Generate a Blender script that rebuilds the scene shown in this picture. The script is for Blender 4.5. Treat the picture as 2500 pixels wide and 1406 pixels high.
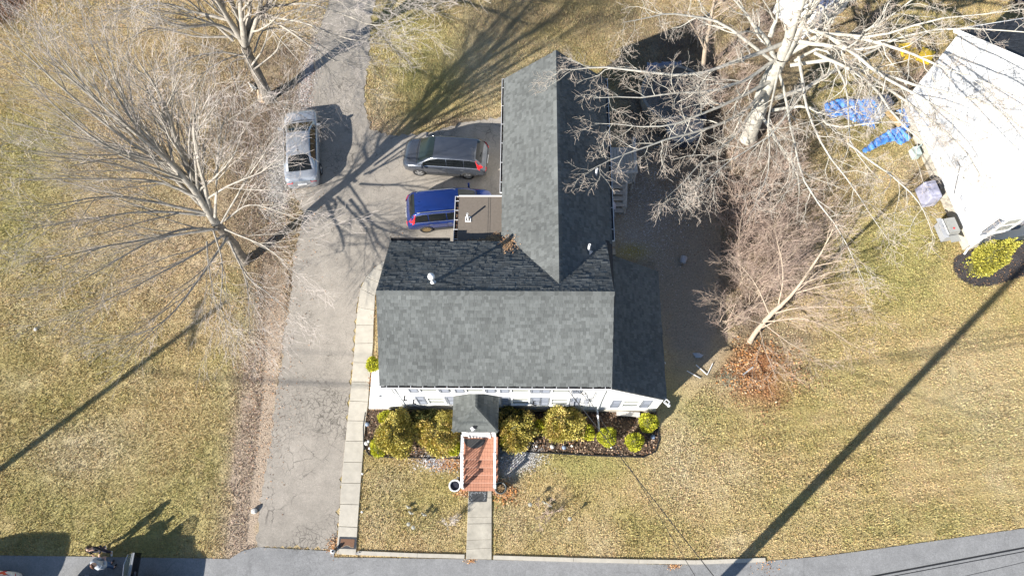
import bpy, bmesh, math, random
import numpy as np
from mathutils import Vector, Matrix
random.seed(7); rng = np.random.default_rng(11)
S = bpy.context.scene
for o in list(bpy.data.objects): bpy.data.objects.remove(o)

# ------------------------------------------------------------------ camera, sky, sun, exposure
H = 34.0                                   # drone height in metres above the lawn
FPX = 1760.0                               # focal length for a 2500 px wide picture
V = np.array([35.0, 688.0, FPX]); _Z = -V/np.linalg.norm(V)
_e = .0034; _X = np.array([1, _e, -(35+688*_e)/FPX]); _X /= np.linalg.norm(_X); _Y = np.cross(_Z, _X)
M = np.array([_X, _Y, _Z])
def P(px, py, z=0.0):
    d = M @ np.array([px-1250.0, py-703.0, FPX]); t = (z-H)/d[2]
    return Vector((d[0]*t, d[1]*t, z))
cd = bpy.data.cameras.new('camera'); cam = bpy.data.objects.new('camera', cd); S.collection.objects.link(cam)
cd.sensor_width = 36; cd.lens = FPX/2500*36; cd.clip_start = .5; cd.clip_end = 1500
rx = M[:, 0]; ry = -M[:, 1]; rz = -M[:, 2]
cam.matrix_world = Matrix(((rx[0], ry[0], rz[0], 0), (rx[1], ry[1], rz[1], 0), (rx[2], ry[2], rz[2], H), (0, 0, 0, 1)))
S.camera = cam
SUN_EL = 29.0; SUN_AZ = 222.0              # degrees; azimuth counted from +X towards +Y, where the sun stands
w = bpy.data.worlds.new('World'); S.world = w; w.use_nodes = True
nt = w.node_tree; bg = nt.nodes['Background']; sk = nt.nodes.new('ShaderNodeTexSky'); sk.sky_type = 'NISHITA'
sk.sun_disc = False; sk.sun_elevation = math.radians(SUN_EL); sk.sun_rotation = math.radians(90-SUN_AZ)
sk.ozone_density = 3.0; sk.dust_density = .3
nt.links.new(sk.outputs[0], bg.inputs[0]); bg.inputs[1].default_value = .075
sl = bpy.data.lights.new('sun', 'SUN'); sl.energy = 5.0; sl.angle = math.radians(.55); sl.color = (1, .955, .89)
so = bpy.data.objects.new('sun', sl); S.collection.objects.link(so)
_a, _b = math.radians(SUN_AZ), math.radians(SUN_EL)
so.rotation_euler = Vector((math.cos(_a)*math.cos(_b), math.sin(_a)*math.cos(_b), math.sin(_b))).to_track_quat('Z', 'Y').to_euler()
S.view_settings.view_transform = 'Standard'; S.view_settings.look = 'None'; S.view_settings.gamma = 1
S.view_settings.use_curve_mapping = False; S.view_settings.exposure = 1.15
S.render.engine = 'CYCLES'; S.cycles.max_bounces = 5; S.cycles.transparent_max_bounces = 6

# ------------------------------------------------------------------ helpers
C = S.collection
def srgb(h):
    if isinstance(h, str): h = [int(h[i:i+2], 16)/255 for i in (0, 2, 4)]
    return tuple(c/12.92 if c <= .04045 else ((c+.055)/1.055)**2.4 for c in h)
MATS = {}
def mat(name, col, rough=.7, metal=0.0, var=.0, scale=6.0, bump=.0, bscale=60., spec=.5, coat=0., attr=None, rnd=0., big=0., col2=None, trans=0., alpha=1.):
    m = bpy.data.materials.new(name); m.use_nodes = True; n = m.node_tree.nodes; l = m.node_tree.links
    b = n['Principled BSDF']; b.inputs['Roughness'].default_value = rough; b.inputs['Metallic'].default_value = metal
    b.inputs['Specular IOR Level'].default_value = spec; b.inputs['Coat Weight'].default_value = coat; b.inputs['Coat Roughness'].default_value = .08
    b.inputs['Transmission Weight'].default_value = trans; b.inputs['Alpha'].default_value = alpha
    src = None
    c = (*col, 1)
    tc = n.new('ShaderNodeTexCoord')
    if attr:
        at = n.new('ShaderNodeAttribute'); at.attribute_name = attr; src = at.outputs['Color']
    if var > 0 or col2:
        ns = n.new('ShaderNodeTexNoise'); ns.inputs['Scale'].default_value = scale; ns.inputs['Detail'].default_value = 6; ns.inputs['Roughness'].default_value = .65
        l.new(tc.outputs['Object'], ns.inputs['Vector'])
        cr = n.new('ShaderNodeMapRange'); cr.inputs[1].default_value = .3; cr.inputs[2].default_value = .7
        l.new(ns.outputs['Fac'], cr.inputs[0])
        if col2 is not None:
            mx = n.new('ShaderNodeMix'); mx.data_type = 'RGBA'; mx.inputs[6].default_value = c; mx.inputs[7].default_value = (*col2, 1)
            l.new(cr.outputs[0], mx.inputs[0]); src = mx.outputs[2]
        if var > 0:
            cr2 = n.new('ShaderNodeMapRange'); cr2.inputs[1].default_value = .25; cr2.inputs[2].default_value = .75
            cr2.inputs[3].default_value = 1-var; cr2.inputs[4].default_value = 1+var; l.new(ns.outputs['Fac'], cr2.inputs[0])
            vm = n.new('ShaderNodeVectorMath'); vm.operation = 'SCALE'
            if src: l.new(src, vm.inputs[0])
            else: vm.inputs[0].default_value = col
            l.new(cr2.outputs[0], vm.inputs['Scale']); src = vm.outputs[0]
    if big > 0:
        ns = n.new('ShaderNodeTexNoise'); ns.inputs['Scale'].default_value = .55; ns.inputs['Detail'].default_value = 5; l.new(tc.outputs['Object'], ns.inputs['Vector'])
        mr = n.new('ShaderNodeMapRange'); mr.inputs[1].default_value = .3; mr.inputs[2].default_value = .7; mr.inputs[3].default_value = 1-big; mr.inputs[4].default_value = 1+big; l.new(ns.outputs['Fac'], mr.inputs[0])
        vm = n.new('ShaderNodeVectorMath'); vm.operation = 'SCALE'; l.new(src, vm.inputs[0]); l.new(mr.outputs[0], vm.inputs['Scale']); src = vm.outputs[0]
    if rnd > 0:
        oi = n.new('ShaderNodeObjectInfo'); ge = n.new('ShaderNodeNewGeometry')
        ad = n.new('ShaderNodeMath'); ad.operation = 'ADD'; l.new(oi.outputs['Random'], ad.inputs[0]); l.new(ge.outputs['Random Per Island'], ad.inputs[1])
        fr = n.new('ShaderNodeMath'); fr.operation = 'FRACT'; l.new(ad.outputs[0], fr.inputs[0])
        mr = n.new('ShaderNodeMapRange'); mr.inputs[3].default_value = 1-rnd; mr.inputs[4].default_value = 1+rnd; l.new(fr.outputs[0], mr.inputs[0])
        vm = n.new('ShaderNodeVectorMath'); vm.operation = 'SCALE'
        if src: l.new(src, vm.inputs[0])
        else: vm.inputs[0].default_value = col
        l.new(mr.outputs[0], vm.inputs['Scale']); src = vm.outputs[0]
    if src: l.new(src, b.inputs['Base Color'])
    else: b.inputs['Base Color'].default_value = c
    if bump > 0:
        n2 = n.new('ShaderNodeTexNoise'); n2.inputs['Scale'].default_value = bscale; n2.inputs['Detail'].default_value = 4; l.new(tc.outputs['Object'], n2.inputs['Vector'])
        bp = n.new('ShaderNodeBump'); bp.inputs['Strength'].default_value = 1; bp.inputs['Distance'].default_value = bump
        l.new(n2.outputs['Fac'], bp.inputs['Height']); l.new(bp.outputs[0], b.inputs['Normal'])
    MATS[name] = m; return m
def meshobj(name, verts, faces, m=None, parent=None, smooth=False):
    me = bpy.data.meshes.new(name); me.from_pydata([tuple(v) for v in verts], [], faces); me.update()
    o = bpy.data.objects.new(name, me); C.objects.link(o)
    for mm in (m if isinstance(m, (list, tuple)) else [m]):
        if mm: me.materials.append(mm)
    if parent: o.parent = parent
    if smooth: me.polygons.foreach_set('use_smooth', [True]*len(me.polygons))
    return o
def npobj(name, verts, quads, m=None, parent=None, smooth=False, cols=None):
    """fast mesh from numpy arrays (verts n,3; faces k,3 or k,4)"""
    me = bpy.data.meshes.new(name); nv = len(verts); nf, k = quads.shape
    me.vertices.add(nv); me.vertices.foreach_set('co', np.ascontiguousarray(verts, dtype=np.float32).ravel())
    me.loops.add(nf*k); me.loops.foreach_set('vertex_index', np.ascontiguousarray(quads, dtype=np.int32).ravel())
    me.polygons.add(nf); me.polygons.foreach_set('loop_start', np.arange(nf, dtype=np.int32)*k)
    me.update(calc_edges=True)
    me.polygons.foreach_set('use_smooth', np.full(nf, bool(smooth)))
    if cols is not None:
        ca = me.color_attributes.new('Col', 'FLOAT_COLOR', 'POINT')
        ca.data.foreach_set('color', np.ascontiguousarray(np.c_[cols, np.ones(nv)], dtype=np.float32).ravel())
    o = bpy.data.objects.new(name, me); C.objects.link(o)
    if m: me.materials.append(m)
    if parent: o.parent = parent
    return o
def empty(name, loc=(0, 0, 0), rz=0):
    o = bpy.data.objects.new(name, None); C.objects.link(o); o.location = loc; o.rotation_euler = (0, 0, rz); o.empty_display_size = .2
    return o
def tag(o, label=None, cat=None, group=None, kind=None):
    for k, v in (('label', label), ('category', cat), ('group', group), ('kind', kind)):
        if v: o[k] = v
    return o
class MB:
    """collects simple shapes, then links them as ONE mesh object"""
    def __init__(s): s.v = []; s.f = []; s.mi = []
    def add(s, vs, fs, mi=0):
        o = len(s.v); s.v += [tuple(v) for v in vs]; s.f += [tuple(i+o for i in f) for f in fs]; s.mi += [mi]*len(fs); return s
    def box(s, c, d, rz=0., mi=0, top=1.0, R=None):
        hx, hy, hz = d[0]/2, d[1]/2, d[2]/2
        pts = [Vector((x*hx*(top if z > 0 else 1), y*hy*(top if z > 0 else 1), z*hz)) for z in (-1, 1) for x, y in ((-1, -1), (1, -1), (1, 1), (-1, 1))]
        R = R or Matrix.Rotation(rz, 3, 'Z'); c = Vector(c)
        return s.add([R @ p + c for p in pts], [(3, 2, 1, 0), (4, 5, 6, 7), (0, 1, 5, 4), (1, 2, 6, 5), (2, 3, 7, 6), (3, 0, 4, 7)], mi)
    def bar(s, a, b, w, h=None, mi=0):
        a, b = Vector(a), Vector(b); d = b-a; h = h or w
        return s.box((a+b)/2, (w, h, d.length), R=d.to_track_quat('Z', 'Y').to_matrix(), mi=mi)
    def tube(s, pts, r, n=8, mi=0, caps=True):
        pts = [Vector(p) for p in pts]; rs = r if isinstance(r, (list, tuple)) else [r]*len(pts); vs = []
        for i, p in enumerate(pts):
            d = (pts[min(i+1, len(pts)-1)]-pts[max(i-1, 0)]); q = d.to_track_quat('Z', 'Y').to_matrix()
            vs += [p + q @ Vector((math.cos(t*2*math.pi/n)*rs[i], math.sin(t*2*math.pi/n)*rs[i], 0)) for t in range(n)]
        fs = [(i*n+j, i*n+(j+1) % n, (i+1)*n+(j+1) % n, (i+1)*n+j) for i in range(len(pts)-1) for j in range(n)]
        if caps: fs += [tuple(range(n))[::-1], tuple((len(pts)-1)*n+j for j in range(n))]
        return s.add(vs, fs, mi)
    def lathe(s, c, prof, n=20, mi=0, R=None):
        c = Vector(c); vs = []
        for r, z in prof:
            for t in range(n):
                p = Vector((math.cos(t*2*math.pi/n)*r, math.sin(t*2*math.pi/n)*r, z)); vs.append((R @ p if R else p)+c)
        fs = [(i*n+j, i*n+(j+1) % n, (i+1)*n+(j+1) % n, (i+1)*n+j) for i in range(len(prof)-1) for j in range(n)]
        return s.add(vs, fs, mi)
    def quad(s, a, b, c, d, mi=0): return s.add([a, b, c, d], [(0, 1, 2, 3)], mi)
    def prism(s, poly, z0, z1, mi=0):
        n = len(poly); vs = [(x, y, z0) for x, y in poly]+[(x, y, z1) for x, y in poly]
        return s.add(vs, [tuple(range(n))[::-1], tuple(range(n, 2*n))]+[(i, (i+1) % n, n+(i+1) % n, n+i) for i in range(n)], mi)
    def build(s, name, m=None, parent=None, smooth=False, label=None):
        o = meshobj(name, s.v, s.f, m, parent, smooth)
        if any(s.mi): o.data.polygons.foreach_set('material_index', s.mi)
        if label: o['label'] = label
        return o
def sheet(name, poly, z, m, kind='structure', parent=None):
    n = len(poly)
    me = bpy.data.meshes.new(name); bm = bmesh.new(); vs = [bm.verts.new((p[0], p[1], z)) for p in poly]; f = bm.faces.new(vs)
    bm.normal_update()
    if f.normal.z < 0: f.normal_flip()
    bmesh.ops.triangulate(bm, faces=[f]); bm.to_mesh(me); bm.free(); me.materials.append(m)
    o = bpy.data.objects.new(name, me); C.objects.link(o)
    if kind: o['kind'] = kind
    if parent: o.parent = parent
    return o
def ragged(poly, step=.25, amp=.06, keep=()):
    out = []
    for i in range(len(poly)):
        a = np.array(poly[i][:2]); b = np.array(poly[(i+1) % len(poly)][:2]); L = np.hypot(*(b-a)); n = max(1, int(L/step)) if i not in keep else 1
        nrm = np.array([-(b-a)[1], (b-a)[0]])/max(L, 1e-6)
        for k in range(n):
            out.append(tuple(a+(b-a)*k/n + (nrm*rng.normal()*amp if k else 0)))
    return out
def inpoly(x, y, poly):
    x = np.asarray(x); y = np.asarray(y); r = np.zeros(x.shape, bool); n = len(poly)
    for i in range(n):
        x1, y1 = poly[i][:2]; x2, y2 = poly[(i+1) % n][:2]
        if y1 == y2: continue
        c = ((y1 > y) != (y2 > y)) & (x < (x2-x1)*(y-y1)/(y2-y1)+x1); r ^= c
    return r
def vnoise(x, y, s, seed=0):
    """smooth value noise on arrays"""
    x = np.asarray(x)*s+seed*17.3; y = np.asarray(y)*s-seed*9.1; xi = np.floor(x).astype(int); yi = np.floor(y).astype(int); fx = x-xi; fy = y-yi
    fx = fx*fx*(3-2*fx); fy = fy*fy*(3-2*fy)
    def h(a, b):
        v = (a*374761393+b*668265263+seed*144665) & 0xffffffff; v = ((v ^ (v >> 13))*1274126177) & 0xffffffff; return ((v ^ (v >> 16)) & 0xffff)/65535.
    return (h(xi, yi)*(1-fx)+h(xi+1, yi)*fx)*(1-fy)+(h(xi, yi+1)*(1-fx)+h(xi+1, yi+1)*fx)*fy
def fbm(x, y, s, seed=0, o=4): return sum(vnoise(x, y, s*2**k, seed+k)*.5**k for k in range(o))/sum(.5**k for k in range(o))

# ------------------------------------------------------------------ materials
white = mat('white_siding', (.70, .70, .69), .55, var=.03, scale=2)
trimw = mat('white_trim', (.74, .74, .73), .4)
shingle = mat('asphalt_shingle', (.112, .118, .114), .95, var=.14, scale=34, big=.15, rnd=.21, bump=.004, bscale=160, spec=.15)
shinglep = mat('porch_shingle', (.100, .106, .100), .95, var=.14, scale=34, big=.12, rnd=.22, bump=.004, bscale=160, spec=.15)
felt = mat('roof_underlay', (.03, .032, .033), .9)
flatroof = mat('brown_roll_roofing', (.16, .135, .11), .95, var=.12, scale=9, bump=.004, bscale=120, spec=.2)
concrete = mat('concrete', (.42, .385, .32), .9, var=.14, scale=3.5, rnd=.05, bump=.004, bscale=60, spec=.3)
concdark = mat('weathered_concrete', (.36, .33, .27), .92, var=.3, scale=2.2, rnd=.07, bump=.005, bscale=60, spec=.3)
grey_shutter = mat('grey_shutter', (.19, .205, .235), .6)
glass = mat('window_glass', (.05, .06, .06), .06, spec=.8)
blind = mat('window_blind', (.30, .31, .28), .6)
dark = mat('black_plastic', (.015, .015, .017), .5)
chrome = mat('bright_metal', (.6, .6, .6), .25, metal=.9)
alu = mat('pale_aluminium', (.40, .41, .43), .45, metal=.3)
bark1 = mat('grey_bark', (.33, .30, .255), .9, var=.35, scale=5, bump=.02, bscale=18, spec=.2)
bark1t = mat('dark_ridged_bark', (.20, .175, .145), .95, var=.6, scale=4, bump=.05, bscale=14, spec=.1)
bark2 = mat('pale_mottled_bark', (.43, .405, .345), .85, var=.4, scale=3.5, bump=.012, bscale=14, spec=.2)
bark3 = mat('tan_bark', (.40, .32, .24), .9, var=.25, scale=6, bump=.01, bscale=20, spec=.2)
twig1 = mat('grey_twigs', (.48, .42, .38), .9, var=.25, scale=3)
twig2 = mat('pale_twigs', (.42, .35, .285), .9, var=.25, scale=3)
twig3 = mat('tan_twigs', (.40, .30, .24), .9, var=.25, scale=3)
leafm = mat('dead_leaves', (.3, .14, .06), .85, attr='Col', spec=.2)
grassm = mat('grass_blades', (.3, .25, .1), .85, attr='Col', spec=.15)
deckm = mat('terracotta_brown_treads', (.40, .185, .115), .75, var=.10, scale=6, rnd=.05)
nosing = mat('pale_step_nosing', (.50, .27, .19), .7)
stone = mat('pale_stone', (.5, .48, .44), .9, rnd=.15, var=.1)
wood = mat('grey_weathered_wood', (.42, .40, .37), .85, var=.2, scale=8)
dirtm = mat('bed_mulch', (.085, .065, .05), .95, var=.4, scale=14, bump=.03, bscale=45, spec=.1)
def ground_mat():
    m = mat('lawn_soil', (.2, .2, .1), .95, attr='Col', bump=.05, bscale=22, spec=.1, var=.35, scale=13)
    return m
def asphalt(name, c1, c2, crack=.0, csc=.6):
    m = bpy.data.materials.new(name); m.use_nodes = True; n = m.node_tree.nodes; l = m.node_tree.links; b = n['Principled BSDF']
    b.inputs['Roughness'].default_value = .92; b.inputs['Specular IOR Level'].default_value = .25
    tc = n.new('ShaderNodeTexCoord'); co = tc.outputs['Object']
    def noise(s, d=5, r=.6):
        x = n.new('ShaderNodeTexNoise'); x.inputs['Scale'].default_value = s; x.inputs['Detail'].default_value = d; x.inputs['Roughness'].default_value = r; l.new(co, x.inputs['Vector']); return x.outputs['Fac']
    def mrange(s, a, b_, c=0., d=1.):
        x = n.new('ShaderNodeMapRange'); [setattr(x.inputs[i+1], 'default_value', v) for i, v in enumerate((a, b_, c, d))]; l.new(s, x.inputs[0]); return x.outputs[0]
    def mul(a, bb):
        x = n.new('ShaderNodeMath'); x.operation = 'MULTIPLY'; l.new(a, x.inputs[0])
        if isinstance(bb, float): x.inputs[1].default_value = bb
        else: l.new(bb, x.inputs[1])
        return x.outputs[0]
    mx = n.new('ShaderNodeMix'); mx.data_type = 'RGBA'; mx.inputs[6].default_value = (*c1, 1); mx.inputs[7].default_value = (*c2, 1)
    l.new(mrange(noise(.22, 5, .6), .35, .65), mx.inputs[0])
    f = mrange(noise(26, 3, .8), .3, .7, .78, 1.22); f = mul(f, mrange(noise(9, 4, .8), .3, .7, .86, 1.14)); f = mul(f, mrange(noise(1.6, 5), .3, .7, .88, 1.12))
    if crack > 0:
        nz = n.new('ShaderNodeTexNoise'); nz.inputs['Scale'].default_value = 1.3; nz.inputs['Detail'].default_value = 6; l.new(co, nz.inputs['Vector'])
        ad = n.new('ShaderNodeVectorMath'); ad.operation = 'MULTIPLY_ADD'; l.new(nz.outputs['Color'], ad.inputs[0]); ad.inputs[1].default_value = (.9, .9, 0); l.new(co, ad.inputs[2])
        def cracks(sc, wdt, lo, hi, ns):
            v = n.new('ShaderNodeTexVoronoi'); v.feature = 'DISTANCE_TO_EDGE'; v.inputs['Scale'].default_value = sc; l.new(ad.outputs[0], v.inputs['Vector'])
            ln = mrange(v.outputs['Distance'], wdt*.35, wdt, 1., 0.); ms = mrange(noise(ns, 3), lo, hi); return mul(ln, ms)
        for sc, wd, lo, hi, ns in ((csc, .022, .50, .60, .3), (4.5, .07, .52, .62, .25)):
            g = mrange(cracks(sc, wd, lo, hi, ns), 0, 1, 1, 1-crack); f = mul(f, g)
    vm = n.new('ShaderNodeVectorMath'); vm.operation = 'SCALE'; l.new(mx.outputs[2], vm.inputs[0]); l.new(f, vm.inputs['Scale']); l.new(vm.outputs[0], b.inputs['Base Color'])
    bp = n.new('ShaderNodeBump'); bp.inputs['Distance'].default_value = .006; l.new(noise(70, 3), bp.inputs['Height']); l.new(bp.outputs[0], b.inputs['Normal'])
    return m
drivem = asphalt('aged_driveway_asphalt', (.32, .285, .24), (.262, .235, .198), .5, 1.7)
roadm = asphalt('road_asphalt', (.245, .243, .238), (.205, .204, .20), .18, .5)
# ------------------------------------------------------------------ ground outlines (metres)
def W(*pts, z=0.0): return [tuple(P(x, y, z))[:2] for x, y in pts]
DRIVE = W((628, 1334), (632, 1260), (640, 1200), (652, 1130), (662, 1050), (672, 980), (684, 900), (692, 830), (702, 770), (712, 700), (716, 640), (728, 580), (742, 520), (720, 480), (700, 440), (700, 300), (742, 262), (764, 220), (768, 160), (770, 100), (784, 60), (800, 20), (806, -60), (925, -60), (918, 0), (903, 60), (905, 120), (893, 200), (888, 260), (905, 318), (960, 332), (1060, 322), (1130, 300), (1225, 285), (1235, 560))
_right = [(-1.1, 13.2), (-6.2, 13.2)]
DRIVE = DRIVE + _right + W((938, 640), (900, 668), (880, 700), (872, 740), (868, 800), (862, 870), (856, 940), (850, 1010), (845, 1080), (836, 1160), (830, 1230), (822, 1300), (820, 1340))
ROAD = [(-80, .34), (-23.5, .36), (-14.0, .33)] + W((560, 1364), (590, 1345), (628, 1335), (815, 1345), (816, 1360), (1140, 1364), (1205, 1366), (1400, 1370), (1640, 1378), (1860, 1370), (2000, 1358), (2150, 1338), (2330, 1313), (2500, 1289)) + [(45, 5.2), (80, 14), (80, -8.5), (-80, -8.5)]
WALKL = [(896, 668), (905, 700), (915, 740), (917, 790), (914, 830), (912, 880), (908, 925), (903, 960), (900, 1000), (893, 1060), (889, 1110), (884, 1180), (879, 1250), (874, 1352)]
YARD = W((1490, 330), (1600, 330), (1760, 420), (1760, 560), (1755, 700), (1785, 820), (1790, 860), (1700, 960), (1610, 1050), (1600, 980), (1600, 640), (1490, 620))
BEDL = [(-7.65, 7.05), (-7.7, 6.2), (-7.6, 5.3), (-7.35, 4.95), (-6.9, 4.85), (-2.95, 4.8), (-2.95, 7.05)]
BEDR = [(-1.33, 7.05), (-1.33, 5.3), (0.0, 5.15), (3.2, 5.0), (5.4, 4.95), (5.95, 5.2), (6.15, 5.7), (6.12, 7.05)]
BEDN = W((2330, 628), (2326, 655), (2340, 680), (2375, 697), (2420, 698), (2465, 686), (2520, 668), (2560, 600), (2500, 575), (2352, 614))
HOUSES = [[(-5.75, 7.0), (6.1, 7.0), (6.1, 13.1), (3.4, 13.2), (3.5, 22), (-1, 22), (-1, 13.2), (-5.75, 13.2)]]
NA = Vector((20.576, 24.044, 0)); NB = Vector((22.207, 15.412, 0)); ND = (NB-NA).normalized(); NE = Vector((-ND.y, ND.x, 0))
HOUSES.append([tuple(NA)[:2], tuple(NB)[:2], tuple(NB+NE*14)[:2], tuple(NA+NE*14)[:2]])

# (pixel x, y, radius x, radius y, kind, strength): soil and turf colour patches; y has the back yard's shade tone put in
PATCH = [(60, 360, 130, 90, 'g', .8), (30, 560, 110, 120, 'g', .7), (180, 900, 260, 160, 'g', .25), (300, 1290, 220, 90, 'g', .7), (470, 1180, 160, 130, 'g', .5), (560, 960, 80, 160, 'g', .35),
 (90, 1250, 150, 90, 'g', .5), (200, 1100, 130, 70, 't', .7), (90, 780, 80, 60, 't', .3), (980, 60, 90, 60, 'g', .7), (1010, 160, 80, 110, 'g', .75), (1110, 120, 60, 120, 'g', .5), (1060, 260, 60, 60, 'g', .4), (1190, 140, 80, 110, 't', .8),
 (1250, 30, 160, 60, 'd', .35), (1500, 40, 180, 60, 'd', .3), (930, 240, 35, 70, 't', .6), (2200, 640, 160, 120, 'g', .85), (2200, 560, 120, 70, 'g', .6), (2020, 900, 120, 90, 'g', .35), (1700, 1010, 90, 60, 'g', .6), (2250, 1270, 260, 50, 'g', .45),
 (1900, 1230, 150, 100, 'g', .35), (2400, 1000, 160, 140, 't', .45), (2380, 850, 120, 60, 't', .2), (1650, 1120, 70, 110, 't', .7), (2150, 300, 120, 100, 'g', .6), (2020, 250, 80, 60, 'g', .7), (2240, 440, 60, 60, 'd', .5), (2060, 200, 120, 60, 'g', .4), (2250, 60, 160, 50, 'g', .5),
 (1420, 1135, 110, 32, 'g', 1.1), (1360, 1100, 60, 20, 'g', .8), (1080, 1290, 90, 50, 't', .25), (950, 1180, 60, 40, 't', .5), (1500, 1290, 150, 40, 'g', .2), (1000, 1230, 90, 50, 'g', .25), (1370, 1290, 60, 40, 't', .2),
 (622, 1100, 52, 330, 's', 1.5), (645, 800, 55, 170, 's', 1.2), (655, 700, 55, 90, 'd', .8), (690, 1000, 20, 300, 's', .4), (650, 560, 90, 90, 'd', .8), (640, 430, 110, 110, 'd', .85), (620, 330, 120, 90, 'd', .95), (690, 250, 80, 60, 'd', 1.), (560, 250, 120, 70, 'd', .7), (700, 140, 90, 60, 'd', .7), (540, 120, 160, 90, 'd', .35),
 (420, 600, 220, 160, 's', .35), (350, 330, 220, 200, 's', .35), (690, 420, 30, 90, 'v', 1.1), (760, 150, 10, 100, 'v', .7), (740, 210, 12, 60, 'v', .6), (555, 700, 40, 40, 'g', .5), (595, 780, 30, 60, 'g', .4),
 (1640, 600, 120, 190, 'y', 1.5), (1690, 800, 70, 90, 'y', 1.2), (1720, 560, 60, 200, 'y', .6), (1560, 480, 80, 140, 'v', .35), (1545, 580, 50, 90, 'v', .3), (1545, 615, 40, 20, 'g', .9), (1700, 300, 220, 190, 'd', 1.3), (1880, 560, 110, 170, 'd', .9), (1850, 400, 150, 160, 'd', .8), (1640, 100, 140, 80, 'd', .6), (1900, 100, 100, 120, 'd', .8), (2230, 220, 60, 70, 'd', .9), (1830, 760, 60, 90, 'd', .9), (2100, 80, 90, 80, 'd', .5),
 (1850, 900, 70, 50, 'l', 1.1), (1860, 960, 60, 30, 'l', .8), (0, 15, 55, 50, 'q', 1.4), (1940, 830, 60, 40, 's', .4), (1785, 925, 28, 26, 't', .9),
 (1075, 1122, 36, 20, 'v', .8), (1060, 1118, 50, 12, 'l', .6), (1260, 1115, 38, 26, 'v', 1.5), (1240, 1140, 26, 40, 'v', .9), (900, 320, 30, 60, 's', .5), (930, 320, 60, 30, 's', .5), (1120, 300, 100, 22, 'd', .6), (810, 1330, 24, 16, 's', .8), (650, 1240, 20, 100, 's', .6), (905, 800, 8, 90, 'l', .8), (898, 950, 10, 60, 's', .5),
 (2350, 560, 60, 60, 'g', .3), (2420, 640, 90, 50, 'l', .2)]
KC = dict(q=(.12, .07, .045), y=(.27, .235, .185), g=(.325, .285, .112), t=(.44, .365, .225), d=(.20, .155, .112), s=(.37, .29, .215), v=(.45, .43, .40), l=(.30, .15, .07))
_pp = []
for px, py, rx_, ry_, k, s in PATCH:
    c = P(px, py); a = (P(px+rx_, py)-c).length; b = (P(px, py-ry_)-c).length; _pp.append((c.x, c.y, a, b, np.array(KC[k]), s))
def lawncol(x, y):
    n1 = fbm(x, y, .35, 3); n2 = fbm(x, y, 1.6, 8, 3); n3 = fbm(x, y, .12, 5, 3)
    tan = np.array([.435, .33, .17]); grn = np.array([.335, .275, .108]); pale = np.array([.47, .38, .23])
    g = np.clip((n1*.5+n2*.3+n3*.4-.53)*3.2, 0, 1)[:, None]; col = tan*(1-g)+grn*g
    p = np.clip((fbm(x, y, .5, 21)-.55)*4, 0, 1)[:, None]*.6; col = col*(1-p)+pale*p
    st_ = np.clip((x-4)/8, 0, 1)*np.clip((11-y)/4, 0, 1)*(.5+n1); col = col*(1+.085*st_*np.sin((y-.10*x+.6*fbm(x, y, .3, 9))*9.5))[:, None]
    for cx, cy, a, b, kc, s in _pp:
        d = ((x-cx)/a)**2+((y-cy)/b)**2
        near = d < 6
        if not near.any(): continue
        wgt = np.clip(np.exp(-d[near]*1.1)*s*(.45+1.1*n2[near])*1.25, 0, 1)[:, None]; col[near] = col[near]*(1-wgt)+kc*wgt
    return col
def xaxis(lo, hi, st, far):
    a = np.arange(lo, hi, st); o = [st*1.6**k for k in range(1, 14)]; cs = np.cumsum(o); cs = np.append(cs[cs < far], far)
    return np.r_[(lo-cs)[::-1], a, a[-1]+cs]
gx = xaxis(-28, 34, .11, 400); gy = xaxis(-2, 36, .11, 400)
X, Y = np.meshgrid(gx, gy); x = X.ravel(); y = Y.ravel(); nx, ny = len(gx), len(gy)
ii = (np.arange(ny-1)[:, None]*nx+np.arange(nx-1)[None]).ravel()
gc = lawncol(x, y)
for poly, c in ((BEDL, (.10, .07, .05)), (BEDR, (.10, .07, .05)), (BEDN, (.06, .055, .055))):
    m_ = inpoly(x, y, poly); gc[m_] = np.array(c)*(.6+.8*fbm(x[m_], y[m_], 3, 2))[:, None]
zg = (fbm(x, y, .9, 31, 3)-.5)*.03-.018
flat = np.zeros(len(x), bool)
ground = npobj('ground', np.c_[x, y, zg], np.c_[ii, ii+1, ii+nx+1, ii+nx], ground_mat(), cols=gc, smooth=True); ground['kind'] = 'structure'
sheet('driveway', ragged(DRIVE, .16, .07), .006, drivem)
sheet('road', ROAD, .012, roadm)

# pavement slabs beside the drive, each a concrete piece of its own
def slab(px4, zt, parent, name='slab', m=concrete, gap=.012, th=.12):
    p = [P(a, b, zt) for a, b in px4]; c = sum((Vector(q) for q in p), Vector())/len(p)
    p = [q+(c-q).normalized()*gap for q in p]; q2 = [q+(c-q).normalized()*.012 for q in p]; n = len(p)
    vs = [(q.x, q.y, zt-th) for q in p]+[(q.x, q.y, zt-.01) for q in p]+[(q.x, q.y, zt) for q in q2]
    fs = [(i, (i+1) % n, n+(i+1) % n, n+i) for i in range(n)]+[(n+i, n+(i+1) % n, 2*n+(i+1) % n, 2*n+i) for i in range(n)]+[tuple(range(2*n, 3*n))]
    bm_ = meshobj(name, vs, fs, m, parent)
    b = bmesh.new(); b.from_mesh(bm_.data); bmesh.ops.recalc_face_normals(b, faces=b.faces); b.to_mesh(bm_.data); b.free()
    return bm_
side = tag(empty('pavement', (0, 0, 0)), kind='structure')
LL = [(938, 636), (912, 655), (893, 676), (880, 704), (873, 749), (869, 793), (866, 838), (862, 884), (858, 931), (853, 978), (848, 1026), (843, 1076), (838, 1127), (833, 1178), (830, 1230), (826, 1284), (821, 1352)]
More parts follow.
